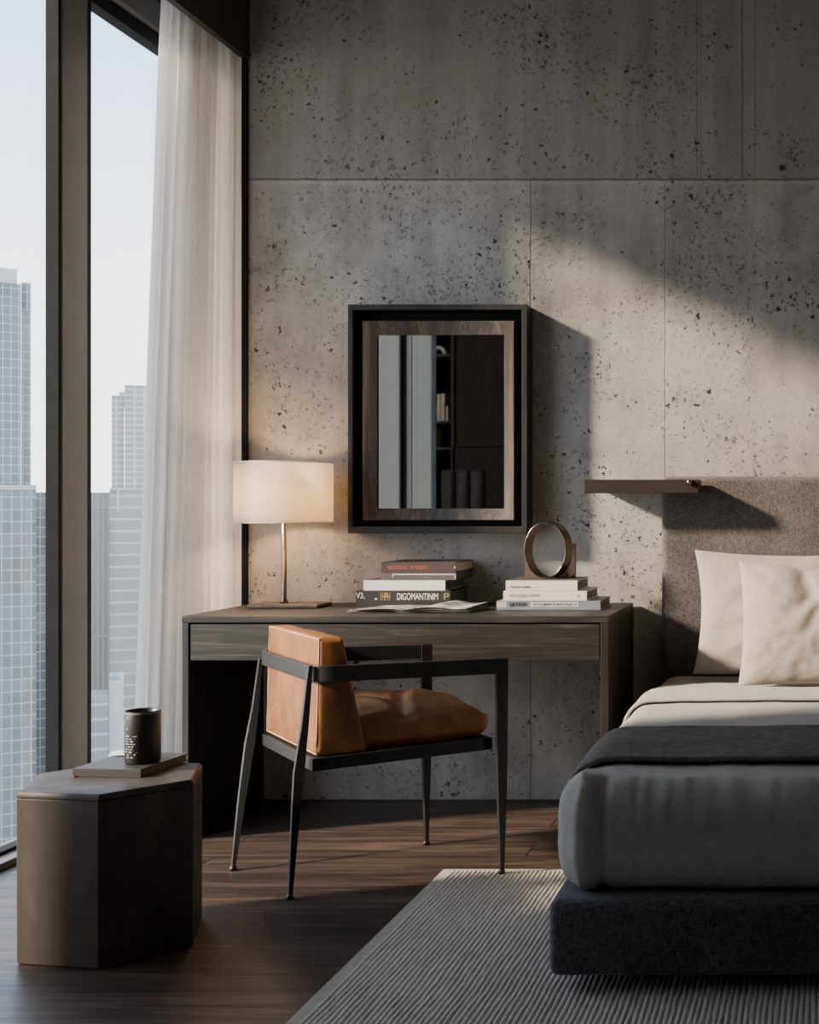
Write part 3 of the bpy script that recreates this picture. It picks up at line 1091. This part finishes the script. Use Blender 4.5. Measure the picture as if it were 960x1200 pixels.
# backrest: thick wedge, leaning, thinner at the top
BT0, BT1 = 0.050, 0.962


def back_map(p):
    # p in metres about the centre: x thickness, y lateral, z up
    u = (p.x / 0.066 + 1) / 2
    w = (p.y / 0.235 + 1) / 2
    h = (p.z / 0.166 + 1) / 2
    sb = 0.022 + 0.018 * h
    sf = 0.285 - 0.125 * h
    z = 0.394 + (0.728 - 0.394) * h
    return st(sb + (sf - sb) * u, BT0 + (BT1 - BT0) * w, z)


def back_disp(pos, nrm, a):
    w = 0.0035 * fbm(pos, 9, 3)
    return pos + nrm * w


bm = soft_box((0.066, 0.235, 0.166), 0.014, (6, 20, 16), (0.012, 0.004, 0.004), back_disp, back_map)
backr = obj('backrest', bm, M['leather'], chair, smooth=True)
bm = bmesh.new()
e = 0.0028
hx, hy, hz = 0.062, 0.231, 0.162
loop = []
for a, b in (((-hy, -hz), (hy, -hz)), ((hy, -hz), (hy, hz)), ((hy, hz), (-hy, hz)), ((-hy, hz), (-hy, -hz))):
    for k in range(10):
        tt = k / 10
        loop.append(back_map(Vector((-hx - 0.001, a[0] + (b[0] - a[0]) * tt, a[1] + (b[1] - a[1]) * tt))))
tube(bm, loop, e, 8, True)
obj('piping', bm, M['piping'], backr, smooth=True)


# seat cushion: plump, wrinkled, rounding down at the front
def seat_map(p):
    u = (p.x / 0.19 + 1) / 2
    w = (p.y / 0.24 + 1) / 2
    s = 0.17 + (0.945 - 0.17) * u
    tt = 0.075 + 0.85 * w
    z = zfr(s) + 0.003 + (p.z + 0.05)
    return st(s, tt, z)


def seat_disp(pos, nrm, a):
    if a[2] > 0:
        k = max(0.0, a[2])
        lobes = 0.016 * noise.noise(Vector((pos.x * 8 + 3, pos.y * 6, 0))) + 0.010 * noise.noise(Vector((pos.x * 22, pos.y * 9 + pos.x * 11, 5)))
        crease = -0.012 * math.exp(-((pos.x - 0.035 - pos.y * 0.35) / 0.016) ** 2) - 0.009 * math.exp(-((pos.x + 0.07 + pos.y * 0.22) / 0.014) ** 2)
        front = -0.020 * max(0.0, a[0] - 0.35) ** 2 / 0.42
        pos = pos + Vector((0, 0, k * (lobes + crease + front)))
    pos = pos + nrm * 0.004 * fbm(pos, 16, 3)
    return pos


bm = soft_box((0.19, 0.24, 0.05), 0.034, (26, 26, 3), (0.010, 0.006, 0.026), seat_disp, seat_map)
seatc = obj('seat_cushion', bm, M['leather'], chair, smooth=True)

# ------------------------------------------------------------------ hexagonal side table
HX, HY, HR, HZ = -1.79, 3.25 - CAM_D, 0.222, 0.417
hexa = [math.radians(-69.6 + 60 * k) for k in range(6)]
tab = thing('side_table', 'solid hexagonal dark bronze side table in front of the window', 'side table', (HX, HY, 0))


def hexring(r, z):
    return [Vector((HX + r * math.cos(a), HY + r * math.sin(a), z)) for a in hexa]


bm = bmesh.new()
loft(bm, [hexring(HR - 0.004, 0.001), hexring(HR - 0.001, 0.006), hexring(HR, HZ - 0.016)])
obj('body', bm, M['bronze_table'], tab, bevel=0.003)
bm = bmesh.new()
loft(bm, [hexring(HR, HZ - 0.0155), hexring(HR + 0.0005, HZ - 0.009), hexring(HR - 0.007, HZ)])
obj('tabletop', bm, M['bronze_table'], tab, bevel=0.0015)

nb = book('notebook', 'grey clothbound book lying on the hexagonal table under the mug', -0.105, 0.075, -0.112, 0.215, 0, 0.021, M['black_cloth'] if False else M['note_cloth'], M['brown_board'])
nb.location = (-1.795, 3.345 - CAM_D, HZ + 0.0005)
for ch in nb.children:
    ch.data.transform(Matrix.Translation((-0.015, -0.0045, 0)) if False else Matrix.Identity(4))
nb.rotation_euler.z = math.radians(-4)
rb = thing('x', None, None)
bpy.data.objects.remove(rb)
bm = bmesh.new()
box(bm, -0.088, -0.080, -0.116, -0.100, 0.0008, 0.0028)
obj('ribbon', bm, M['ribbon'], nb, world=False)['label'] = 'red ribbon marker'

MUX, MUY, MUZ = -1.757, 3.325 - CAM_D, HZ + 0.0222
mug = thing('tumbler', 'matte black cylindrical tumbler with small white print standing on the book', 'tumbler', (MUX, MUY, MUZ))
bm = bmesh.new()
R0 = 0.0425
lathe(bm, [(0, MUZ), (R0 - 0.003, MUZ), (R0, MUZ + 0.004), (R0, MUZ + 0.132), (R0 - 0.0012, MUZ + 0.1345), (R0 - 0.0035, MUZ + 0.132), (R0 - 0.0035, MUZ + 0.012), (0, MUZ + 0.010)], MUX, MUY, 64)
o = obj('cup', bm, M['mug'], mug, smooth=True)
bm = bmesh.new()
lathe(bm, [(R0 + 0.0002, MUZ + 0.1285), (R0 + 0.0004, MUZ + 0.1300), (R0 + 0.0002, MUZ + 0.1312)], MUX, MUY, 64)
obj('rim_line', bm, M['ink_grey'], mug, smooth=True)
# print: rows of tiny marks wrapped round the left flank
bm = bmesh.new()
rg = random.Random(11)


def mark(ang, z, w, h):
    n = 3
    for k in range(n):
        a0, a1 = ang + w / R0 * k / n, ang + w / R0 * (k + 1) / n
        r = R0 + 0.0004
        q = [(math.cos(a0), math.sin(a0), z), (math.cos(a1), math.sin(a1), z), (math.cos(a1), math.sin(a1), z + h), (math.cos(a0), math.sin(a0), z + h)]
        bm.faces.new([bm.verts.new((MUX + r * x, MUY + r * y, MUZ + zz)) for x, y, zz in q])


# facing the camera is the direction from the mug to the camera; the print sits left of it
face = math.atan2(-CAM_D - MUY, 0 - MUX)
for row in range(9):
    a = face - math.radians(62)
    end = face - math.radians(18 + 8 * (row % 3))
    z = 0.072 - row * 0.0068
    while a < end:
        w = rg.uniform(0.001, 0.0035)
        if rg.random() < 0.72:
            mark(a, z, w, rg.choice([0.0012, 0.0022, 0.0034]))
        a += (w + rg.uniform(0.0012, 0.0028)) / R0
obj('print', bm, M['ink_white'], mug)
bm = bmesh.new()
mark(face - math.radians(57), 0.1175, 0.003, 0.004)
obj('print_dot', bm, M['ink_white'], mug)
bm = bmesh.new()
mark(face - math.radians(58), 0.090, 0.0026, 0.003)
obj('print_dot', bm, M['ink_white'], mug)

# folded pale paper behind the tumbler
bm = bmesh.new()
pts = []
for i in range(21):
    u = i / 20
    for j in range(5):
        w = j / 4
        x = -0.085 + 0.12 * u
        y = 0.058 + 0.035 * w + 0.01 * math.sin(u * 3)
        z = 0.0222 + 0.010 * math.sin(w * math.pi) + 0.002 * math.sin(u * 7)
        pts.append(bm.verts.new((x, y, z)))
for i in range(20):
    for j in range(4):
        a = i * 5 + j
        bm.faces.new((pts[a], pts[a + 1], pts[a + 6], pts[a + 5]))
for v_ in bm.verts:
    v_.co += Vector((-1.80, 3.335 - CAM_D, HZ))
o = obj('folded_paper', bm, M['white'], smooth=True)
tag(o, 'small curled slip of cream paper behind the tumbler on the book', 'paper')

# ------------------------------------------------------------------ rug
rug = thing('area_rug', 'pale grey ribbed wool rug under the bed', 'rug', (-1.13, -0.946, 0))
bm = bmesh.new()
xa, xb, ya, yb_ = -1.10, 1.62, -3.9, -0.975
pitch = 0.0132
nr = int((xb - xa) / pitch)
ys = []
y = yb_
step = 0.018
while y > ya:
    ys.append(y)
    step = 0.018 if y > -2.6 else 0.06
    y -= step
ys.append(ya)
cols = []
for i in range(nr):
    for k, (f, hgt) in enumerate(((0.0, 0.0075), (0.16, 0.0112), (0.40, 0.0128), (0.66, 0.0124), (0.88, 0.0102))):
        colv = []
        for y in ys:
            wob = 0.0032 * noise.noise(Vector((i * 0.13, y * 5, 0))) + 0.0022 * noise.noise(Vector((i * 3.7, y * 16, 2)))
            hz_ = hgt + (0.0016 * noise.noise(Vector((i * 5.1, y * 34, 7))) if k else 0)
            colv.append(bm.verts.new((xa + pitch * (i + f) + wob, y, max(0.003, hz_))))
        cols.append(colv)
for a, b in zip(cols, cols[1:]):
    for j in range(len(ys) - 1):
        bm.faces.new((a[j], a[j + 1], b[j + 1], b[j]))
obj('pile', bm, M['rug'], rug, smooth=True)
bm = bmesh.new()
box(bm, -1.130, xa + 0.004, ya, -0.946, 0.0005, 0.0095)
box(bm, xa + 0.004, xb, -0.978, -0.946, 0.0005, 0.0095)
box(bm, xa, xb, ya, -0.978, 0.0005, 0.002)
obj('border', bm, M['rug_edge'], rug, bevel=0.003)

# ------------------------------------------------------------------ bed
bed = thing('bed', 'low upholstered platform bed with charcoal tweed headboard', 'bed', (0.25, -1.0, 0))
BX0, BX1 = -0.607, 1.15


def tw(amp, s):
    return lambda pos, nrm, a: pos + nrm * amp * fbm(pos, s, 3)


bm = soft_box(((BX1 - BX0) / 2, 0.905, 0.086), 0.022, (30, 30, 4), (0.004, 0.003, 0.004), tw(0.004, 4),
              lambda p: p + Vector(((BX0 + BX1) / 2, -1.027, 0.133)))
obj('platform', bm, M['base_fabric'], bed, smooth=True)
obj('plinth', boxbm(-0.49, 1.05, -1.80, -0.2, 0.0145, 0.052), M['void'], bed)
bm = soft_box(((1.2 + 0.577) / 2, 0.055, 0.585), 0.022, (24, 3, 20), (0.0, 0.006, 0.0), tw(0.002, 4),
              lambda p: p + Vector(((1.2 - 0.577) / 2, -0.062, 0.625)))
obj('headboard', bm, M['headboard'], bed, smooth=True)

# mattress and what lies on it
MC = Vector((0.262, -1.005, 0.356))
MH = (0.832, 0.868, 0.132)


def mat_disp(off, wr):
    def f(pos, nrm, a):
        # soft wrinkles, and tucks at the foot corner
        p = pos.copy()
        if p.z > 0:
            p.z -= 0.024 * max(0.0, min(1.0, (-p.y - 0.2) / 0.66)) ** 1.5 * (p.z / MH[2])
        d = off
        d += wr * fbm(Vector((p.x * 0.7, p.y * 0.7, p.z * 2)), 9, 4)
        if nrm.y < -0.3:
            # gathers running down from the top edge of the foot end
            top = max(0.0, (p.z + 0.01) / 0.14)
            d += 0.006 * top * (noise.noise(Vector((p.x * 30, 0, p.z * 3))) + 0.6 * noise.noise(Vector((p.x * 58, 2, p.z * 5))))
            d += 0.012 * (1 - (p.z / 0.14) ** 2)
            tuck = math.exp(-((p.x + 0.785) / 0.012) ** 2) * 0.016 - math.exp(-((p.x + 0.758) / 0.012) ** 2) * 0.010
            d += tuck
        if nrm.x < -0.3:
            d += 0.014 * (1 - (p.z / 0.15) ** 2) * (0.5 + 0.5 * math.exp(-((p.y + 0.80) / 0.10) ** 2))
            d += 0.012 * math.exp(-((p.y + 0.80) / 0.03) ** 2) - 0.010 * math.exp(-((p.y + 0.745) / 0.022) ** 2)
        return p + nrm * d
    return f


mapm = lambda p: p + MC
bm = soft_box(MH, 0.066, (40, 44, 6), (0.0, 0.0, 0.006), mat_disp(0, 0.006), mapm)
o = obj('mattress', bm, M['linen_grey'], smooth=True)
tag(o, 'thick mattress in a fitted pale linen sheet on the bed platform', 'mattress')
bm = soft_box(MH, 0.066, (150, 90, 20), (0.0, 0.0, 0.006), mat_disp(0.011, 0.0085), mapm,
              keep=lambda c: c.y < -0.45 and c.z > 0.226)
o = obj('coverlet', bm, M['linen_grey'], smooth=True)
s = o.modifiers.new('Solidify', 'SOLIDIFY')
s.thickness = 0.008
s.offset = -1
tag(o, 'grey linen coverlet tucked over the foot of the mattress', 'coverlet')
bm = soft_box(MH, 0.066, (60, 110, 8), (0.0, 0.0, 0.006), mat_disp(0.0165, 0.006), mapm,
              keep=lambda c: -0.905 < c.y < -0.66 and c.z > 0.40)
o = obj('turned_down_sheet', bm, M['linen_grey'], smooth=True)
s = o.modifiers.new('Solidify', 'SOLIDIFY')
s.thickness = 0.010
s.offset = 1
tag(o, 'turned-down edge of pale linen sheet between the pillows and the throw', 'sheet')
bm = soft_box(MH, 0.066, (60, 110, 8), (0.0, 0.0, 0.006), mat_disp(0.020, 0.006), mapm,
              keep=lambda c: -1.735 < c.y < -1.40 and c.z > 0.36)
o = obj('throw_blanket', bm, M['throw'], smooth=True)
s = o.modifiers.new('Solidify', 'SOLIDIFY')
s.thickness = 0.014
s.offset = 1
b_ = o.modifiers.new('Bevel', 'BEVEL')
b_.width = 0.004
b_.segments = 2
tag(o, 'folded charcoal wool throw laid across the foot of the bed', 'blanket')


def pillow(name, label, w, h, thick, loc, tilt, rz, seed, chop=0.0, sag=0.0, pinch=0.075):
    bm = bmesh.new()
    N = 72
    rows = {}
    for side in (1, -1):
        for i in range(N + 1):
            for j in range(N + 1):
                a = -1 + 2 * i / N
                b = -1 + 2 * j / N
                a = math.sin(a * math.pi / 2) * 0.6 + a * 0.4
                b = math.sin(b * math.pi / 2) * 0.6 + b * 0.4
                edge = (i in (0, N)) or (j in (0, N))
                key = (i, j, 0 if edge else side)
                if key in rows:
                    continue
                x = a * (1 - pinch * (1 - b * b) * abs(a) ** 1.5)
                z = b * (1 - pinch * (1 - a * a) * abs(b) ** 1.5)
                prof = max(0.0, (1 - a * a) * (1 - b * b)) ** 0.42
                y = -side * thick * prof
                q = Vector((a * 2.2, b * 2.2, seed + side))
                fold = fbm(q, 1.1, 4)
                rad = math.atan2(b, a)
                cr = noise.noise(Vector((rad * 5, seed, math.hypot(a, b) * 0.8))) * (math.hypot(a, b)) ** 2 * prof
                y += -side * (thick * 0.14 * fold * prof ** 0.6 + 0.008 * cr)
                # long soft creases, drawn along the diagonal and in from the corners
                u_, v2 = a * 0.8 + b * 0.6, b * 0.8 - a * 0.6
                cr2 = noise.noise(Vector((u_ * 1.1, v2 * 4.2 + 0.8 * noise.noise(q), seed * 2)))
                gate = max(0.0, min(1.0, 1.6 * noise.noise(Vector((a * 1.3, b * 1.3, seed + 8))) + 0.45))
                y += -side * 0.017 * cr2 * gate * prof
                cr3 = noise.noise(Vector((rad * 7, math.hypot(a, b) * 1.5, seed * 5)))
                y += -side * 0.007 * cr3 * max(0.0, math.hypot(a, b) - 0.55) * prof ** 0.5
                z -= sag * (1 - a * a) * max(0, b) ** 2
                if chop > 0:
                    g = math.exp(-((a - 0.02) / 0.30) ** 2) * max(0.0, (b + 0.2) / 1.2) ** 2.2
                    z -= chop * g
                    y *= 1 - 0.45 * math.exp(-((a - 0.02) / 0.20) ** 2) * max(0.0, b) ** 1.2
                    y += -side * 0.022 * math.exp(-((a - 0.02 - 0.30 * (1 - b)) / 0.10) ** 2) * max(0, b) ** 1 * prof
                rows[key] = bm.verts.new((x * w / 2, y, z * h / 2))
    for side in (1, -1):
        for i in range(N):
            for j in range(N):
                def g(ii, jj):
                    e_ = (ii in (0, N)) or (jj in (0, N))
                    return rows[(ii, jj, 0 if e_ else side)]
                try:
                    bm.faces.new((g(i, j), g(i + 1, j), g(i + 1, j + 1), g(i, j + 1)))
                except ValueError:
                    pass
    me_m = Matrix.Translation(loc) @ Matrix.Rotation(rz, 4, 'Z') @ Matrix.Rotation(tilt, 4, 'X')
    bmesh.ops.transform(bm, matrix=me_m, verts=bm.verts[:])
    # flatten where it sits on the bed
    for v_ in bm.verts:
        if v_.co.z < 0.513:
            v_.co.z = 0.513 + (v_.co.z - 0.513) * 0.02
    o = obj(name, bm, M['linen_cream'], smooth=True)
    return tag(o, label, 'pillow')


pillow('pillow', 'large oatmeal linen pillow leaning on the headboard', 0.74, 0.455, 0.08, (-0.075, 4.535 - CAM_D, 0.722), math.radians(-12), 0.0, 1.3, 0.0, 0.03)
pillow('pillow', 'square oatmeal linen cushion with dented top, in front of the larger pillow', 0.47, 0.435, 0.085, (-0.035, 4.275 - CAM_D, 0.708), math.radians(-15), 0.03, 5.7, 0.085)

# ------------------------------------------------------------------ bronze wall shelf
shelf = thing('wall_shelf', 'slim bronze wall shelf overlapping the corner of the headboard', 'shelf', (-0.63, -0.2, 1.146))
obj('shelf_board', boxbm(-0.838, -0.430, -0.235, -0.132, 1.147, 1.195), M['shelf'], shelf, bevel=0.0015)
obj('bracket', boxbm(-0.80, -0.62, -0.1315, -0.001, 1.152, 1.186), M['shelf'], shelf, bevel=0.001)
bm = bmesh.new()
bmesh.ops.create_uvsphere(bm, u_segments=20, v_segments=12, radius=0.0105)
for v_ in bm.verts:
    v_.co = Vector((v_.co.x + (808 - 960) * 4.555 / F, v_.co.y * 1.0 - 0.241, v_.co.z + 1.186))
obj('knob', bm, M['brass'], shelf, smooth=True)['label'] = 'small round brass knob'

# ------------------------------------------------------------------ the end of the room seen in the mirror
bc = thing('bookcase', 'narrow black bookcase reflected in the mirror', 'bookcase', (-2.47, -3.75, 0))
obj('side_panel', boxbm(-2.575, -2.56, -3.88, -3.62, 0, 2.6), M['cabinet'], bc)
obj('side_panel', boxbm(-2.392, -2.377, -3.88, -3.62, 0, 2.6), M['cabinet'], bc)
obj('back_panel', boxbm(-2.56, -2.392, -3.88, -3.865, 0, 2.6), M['void'], bc)
for z in (0.02, 0.75, 1.475, 1.644, 2.080, 2.585):
    obj('shelf', boxbm(-2.56, -2.392, -3.865, -3.62, z - 0.015, z), M['cabinet'], bc)


def small_book(x0, w, h, z, tilt, mat, label):
    bm = bmesh.new()
    box(bm, 0, w, -0.13, 0, 0, h)
    m = Matrix.Translation((x0, -3.635, z)) @ Matrix.Rotation(tilt, 4, 'Y')
    bmesh.ops.transform(bm, matrix=m, verts=bm.verts[:])
    o = obj('paperback', bm, mat, bevel=0.002)
    tag(o, label, 'book', 'paperbacks in the reflected bookcase')


M['cream_spine'] = simple('cream_spine', (0.75, 0.56, 0.38), 0.7)
M['pale_spine'] = simple('pale_spine', (0.70, 0.67, 0.63), 0.7)
small_book(-2.484, 0.023, 0.176, 1.6445, 0, M['cream_spine'], 'cream paperback standing left of its twin, reflected in the mirror')
small_book(-2.458, 0.025, 0.180, 1.6445, 0, M['cream_spine'], 'cream paperback standing right of its twin, reflected in the mirror')
small_book(-2.525, 0.011, 0.10, 1.6470, math.radians(12), M['pale_spine'], 'pale small paperback leaning left of the cream books in the mirror')
small_book(-2.424, 0.012, 0.10, 1.6445, 0, M['pale_spine'], 'pale small paperback right of the cream books in the mirror')
small_book(-2.507, 0.018, 0.13, 1.4755, 0, M['cream_spine'], 'single brown paperback on the lower shelf in the mirror')
bm = bmesh.new()
secs = []
for k in range(25):
    a = math.pi * k / 24
    secs.append([Vector((-2.478 + r * math.cos(a), yy, 2.0815 + r * math.sin(a) * 1.1)) for r, yy in ((0.050, -3.64), (0.050, -3.70), (0.030, -3.70), (0.030, -3.64))])
loft(bm, secs)
o = obj('arch_ornament', bm, M['cream_spine'], bevel=0.001)
tag(o, 'small cream arch ornament on the top shelf in the mirror', 'ornament')

wd = thing('wardrobe', 'dark wooden wardrobe beside the bookcase in the mirror', 'wardrobe', (-2.0, -3.9, 0))
obj('carcass', boxbm(-2.362, -1.45, -4.2, -3.62, 0, 2.7), M['cabinet'], wd, bevel=0.002)
obj('edge_strip', boxbm(-2.374, -2.3625, -3.9, -3.596, 1.475, 2.7), M['cabinet_edge'], wd)['label'] = 'reddish edge strip'
for x0_, x1_ in ((-2.345, -1.905), (-1.895, -1.455)):
    for z0_, z1_ in ((1.48, 2.69), (0.05, 1.47)):
        obj('door', boxbm(x0_, x1_, -3.6195, -3.6, z0_, z1_), M['cabinet'], wd, bevel=0.002)

lc = thing('high_back_chair', 'dark brown channelled leather chair reflected low in the mirror', 'chair', (-2.1, -2.8, 0))
for k in range(3):
    bm = soft_box((0.042, 0.032, 0.48), 0.022, (5, 3, 12), (0, 0.012, 0.0), None, lambda p, k=k: p + Vector((-2.184 + 0.0845 * k, -2.87, 0.83)))
    obj('back_channel', bm, M['dark_leather'], lc, smooth=True)
bm = soft_box((0.125, 0.19, 0.05), 0.03, (8, 10, 3), 0.01, None, lambda p: p + Vector((-2.10, -2.645, 0.435)))
obj('seat', bm, M['dark_leather'], lc, smooth=True)
obj('back_frame', boxbm(-2.222, -1.978, -2.925, -2.905, 0.33, 1.30), M['dark_leather'], lc, bevel=0.004)
for x in (-2.205, -1.995):
    for y in (-2.915, -2.49):
        obj('leg', boxbm(x - 0.013, x + 0.013, y - 0.013, y + 0.013, 0, 0.384), M['steel'], lc, bevel=0.002)

# ------------------------------------------------------------------ the city outside
M['city_a'] = make_facade('teal_curtain_wall', (0.065, 0.100, 0.113), (0.105, 0.150, 0.165), (0.308, 0.330, 0.336), 1.35, 1.75, 0.10)  # city colours are paled to paint in the haze
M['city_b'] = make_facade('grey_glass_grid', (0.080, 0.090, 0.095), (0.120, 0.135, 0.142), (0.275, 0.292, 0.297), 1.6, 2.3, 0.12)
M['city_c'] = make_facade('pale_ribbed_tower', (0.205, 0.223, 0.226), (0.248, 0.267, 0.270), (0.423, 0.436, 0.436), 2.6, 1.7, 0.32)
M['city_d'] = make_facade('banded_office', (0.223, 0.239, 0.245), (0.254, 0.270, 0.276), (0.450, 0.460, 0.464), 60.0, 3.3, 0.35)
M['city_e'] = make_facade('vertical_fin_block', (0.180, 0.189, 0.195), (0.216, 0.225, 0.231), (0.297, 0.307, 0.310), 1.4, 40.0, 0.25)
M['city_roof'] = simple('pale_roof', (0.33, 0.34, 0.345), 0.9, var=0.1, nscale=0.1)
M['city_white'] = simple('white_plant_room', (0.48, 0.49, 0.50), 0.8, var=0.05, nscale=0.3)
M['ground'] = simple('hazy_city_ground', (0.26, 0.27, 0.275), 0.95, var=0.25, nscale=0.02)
ZG = -92.0
struct('ground', boxbm(-1500, 200, -600, 1900, ZG - 2, ZG), M['ground'])


def tower(px0, px1, py_top, rng, depth, bot=None):
    """footprint facing the room: returns (centre, rotation, half width, half depth, z0, z1)"""
    pc = (px0 + px1) / 2
    d = Vector(((pc - 960) / F, 1)).normalized()
    r = Vector((d.y, -d.x))

    def along(px):
        q = Vector(((px - 960) / F, 1))
        k = rng / q.dot(d)
        return (q * k).dot(r), k
    u0, k0 = along(px0)
    u1, k1 = along(px1)
    kc = along(pc)[1]
    z1 = CAM_Z - (py_top - 590) * kc / F
    z0 = ZG if bot is None else CAM_Z - (bot - 590) * kc / F
    cen = d * (rng + depth / 2) + r * ((u0 + u1) / 2)
    ang = math.atan2(r.y, r.x)
    return Vector((cen.x, cen.y - CAM_D, 0)), ang, (u1 - u0) / 2, depth / 2, z0, z1


def tower_part(name, spec, root, mat):
    cen, ang, hw, hd, z0, z1 = spec
    bm = bmesh.new()
    box(bm, -hw, hw, -hd, hd, z0, z1)
    rm = Matrix.Rotation(-root.rotation_euler.z, 4, 'Z')
    delta = rm @ (cen - Vector((root.location.x, root.location.y, 0)))
    bmesh.ops.transform(bm, matrix=Matrix.Translation(delta) @ Matrix.Rotation(ang - root.rotation_euler.z, 4, 'Z'), verts=bm.verts[:])
    return obj(name, bm, mat, root, world=False)


def building(label, specs):
    c0 = specs[0][1]
    root = thing('skyscraper', label, 'building', (c0[0].x, c0[0].y, 0), c0[1])
    for name, spec, mat in specs:
        tower_part(name, spec, root, mat)
    return root


building('tall teal glass tower left of the dark mullion, with a wider base', [
    ('tower', tower(-60, 24.5, 330, 300, 22), M['city_a']),
    ('corner_bay', tower(25, 36, 365, 302, 18), M['city_a']),
    ('corner_bay', tower(25, 36, 331, 304, 14, 367), M['city_a']),
    ('penthouse', tower(-60, 20, 312, 308, 10, 329.5), M['city_white']),
    ('podium', tower(-110, 42.5, 574, 286, 13), M['city_b']),
    ('neighbour_tower', tower(-330, -125, 440, 330, 30), M['city_b']),  # separate unseen towers, grouped with this building to fill the skyline
    ('neighbour_tower', tower(-700, -380, 520, 420, 30), M['city_d']),
    ('roof_edge', tower(-110, 42.8, 568, 285.8, 13, 573.8), M['city_roof'])])
building('grey glass office block just left of the dark mullion, behind the teal tower', [
    ('tower', tower(30, 75, 577, 360, 30), M['city_b'])])
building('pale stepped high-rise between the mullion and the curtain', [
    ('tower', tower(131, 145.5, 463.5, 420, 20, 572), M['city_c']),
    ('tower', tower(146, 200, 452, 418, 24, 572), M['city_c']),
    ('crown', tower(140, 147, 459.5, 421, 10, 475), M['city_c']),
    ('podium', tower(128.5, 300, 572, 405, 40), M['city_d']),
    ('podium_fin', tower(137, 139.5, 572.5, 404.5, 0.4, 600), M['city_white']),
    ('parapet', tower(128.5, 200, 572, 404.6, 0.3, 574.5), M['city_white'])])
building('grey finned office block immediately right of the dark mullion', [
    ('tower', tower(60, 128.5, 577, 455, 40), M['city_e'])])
building('low pale block at street level below the high-rise', [
    ('block', tower(128, 145, 800, 330, 20), M['city_white']),
    ('roof_unit', tower(130, 141, 793, 334, 8, 800), M['city_roof'])])
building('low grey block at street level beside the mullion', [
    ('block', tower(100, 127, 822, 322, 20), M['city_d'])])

# ------------------------------------------------------------------ light
W = bpy.data.worlds.new('sky')
bpy.context.scene.world = W
W.use_nodes = True
nt = W.node_tree
bg = nt.nodes['Background']
tc = nt.nodes.new('ShaderNodeTexCoord')
sp = nt.nodes.new('ShaderNodeSeparateXYZ')
nt.links.new(tc.outputs['Generated'], sp.inputs[0])
rp = nt.nodes.new('ShaderNodeValToRGB')
e = rp.color_ramp.elements
e[0].position = 0.0
e[0].color = (1.0, 0.99, 0.975, 1)
e[1].position = 0.5
e[1].color = (0.60, 0.72, 0.88, 1)
x = e.new(0.14)
x.color = (0.88, 0.94, 1.0, 1)
x = e.new(0.30)
x.color = (0.50, 0.66, 0.93, 1)
nt.links.new(sp.outputs[2], rp.inputs[0])
nt.links.new(rp.outputs[0], bg.inputs[0])
bg.inputs[1].default_value = 3.2

sun = bpy.data.lights.new('sun', 'SUN')
sun.energy = 10.5
sun.angle = math.radians(4.5)
sun.color = (1.0, 0.81, 0.60)
so = bpy.data.objects.new('sun', sun)
link(so)
dirv = Vector((1.0, 0.40, -0.49)).normalized()
so.rotation_euler = dirv.to_track_quat('-Z', 'Y').to_euler()
so.location = (-20, -8, 10)

pl = bpy.data.lights.new('lamp_light', 'POINT')
pl.energy = 44.0
pl.color = (1.0, 0.60, 0.30)
pl.shadow_soft_size = 0.03
po = bpy.data.objects.new('lamp_light', pl)
link(po)
po.location = (LX - 0.055, LY - 0.03, 1.150)

# ------------------------------------------------------------------ camera
cam = bpy.data.cameras.new('camera')
cam.sensor_width = 36.0
cam.lens = 36.0 * F / 1200.0
cam.shift_x = -(960 - 480) / 1200.0
cam.shift_y = -10.0 / 1200.0
cam.clip_end = 4000
cam.clip_start = 0.05
co = bpy.data.objects.new('camera', cam)
link(co)
co.location = (0, -CAM_D, CAM_Z)
co.rotation_euler = (math.radians(90), 0, 0)
sc = bpy.context.scene
sc.camera = co
sc.view_settings.view_transform = 'AgX'
sc.view_settings.look = 'AgX - Base Contrast'
sc.view_settings.exposure = 0.38
sc.cycles.max_bounces = 8
sc.cycles.diffuse_bounces = 5
sc.cycles.glossy_bounces = 4
sc.cycles.transparent_max_bounces = 12
sc.cycles.sample_clamp_indirect = 8.0
sc.cycles.use_denoising = True
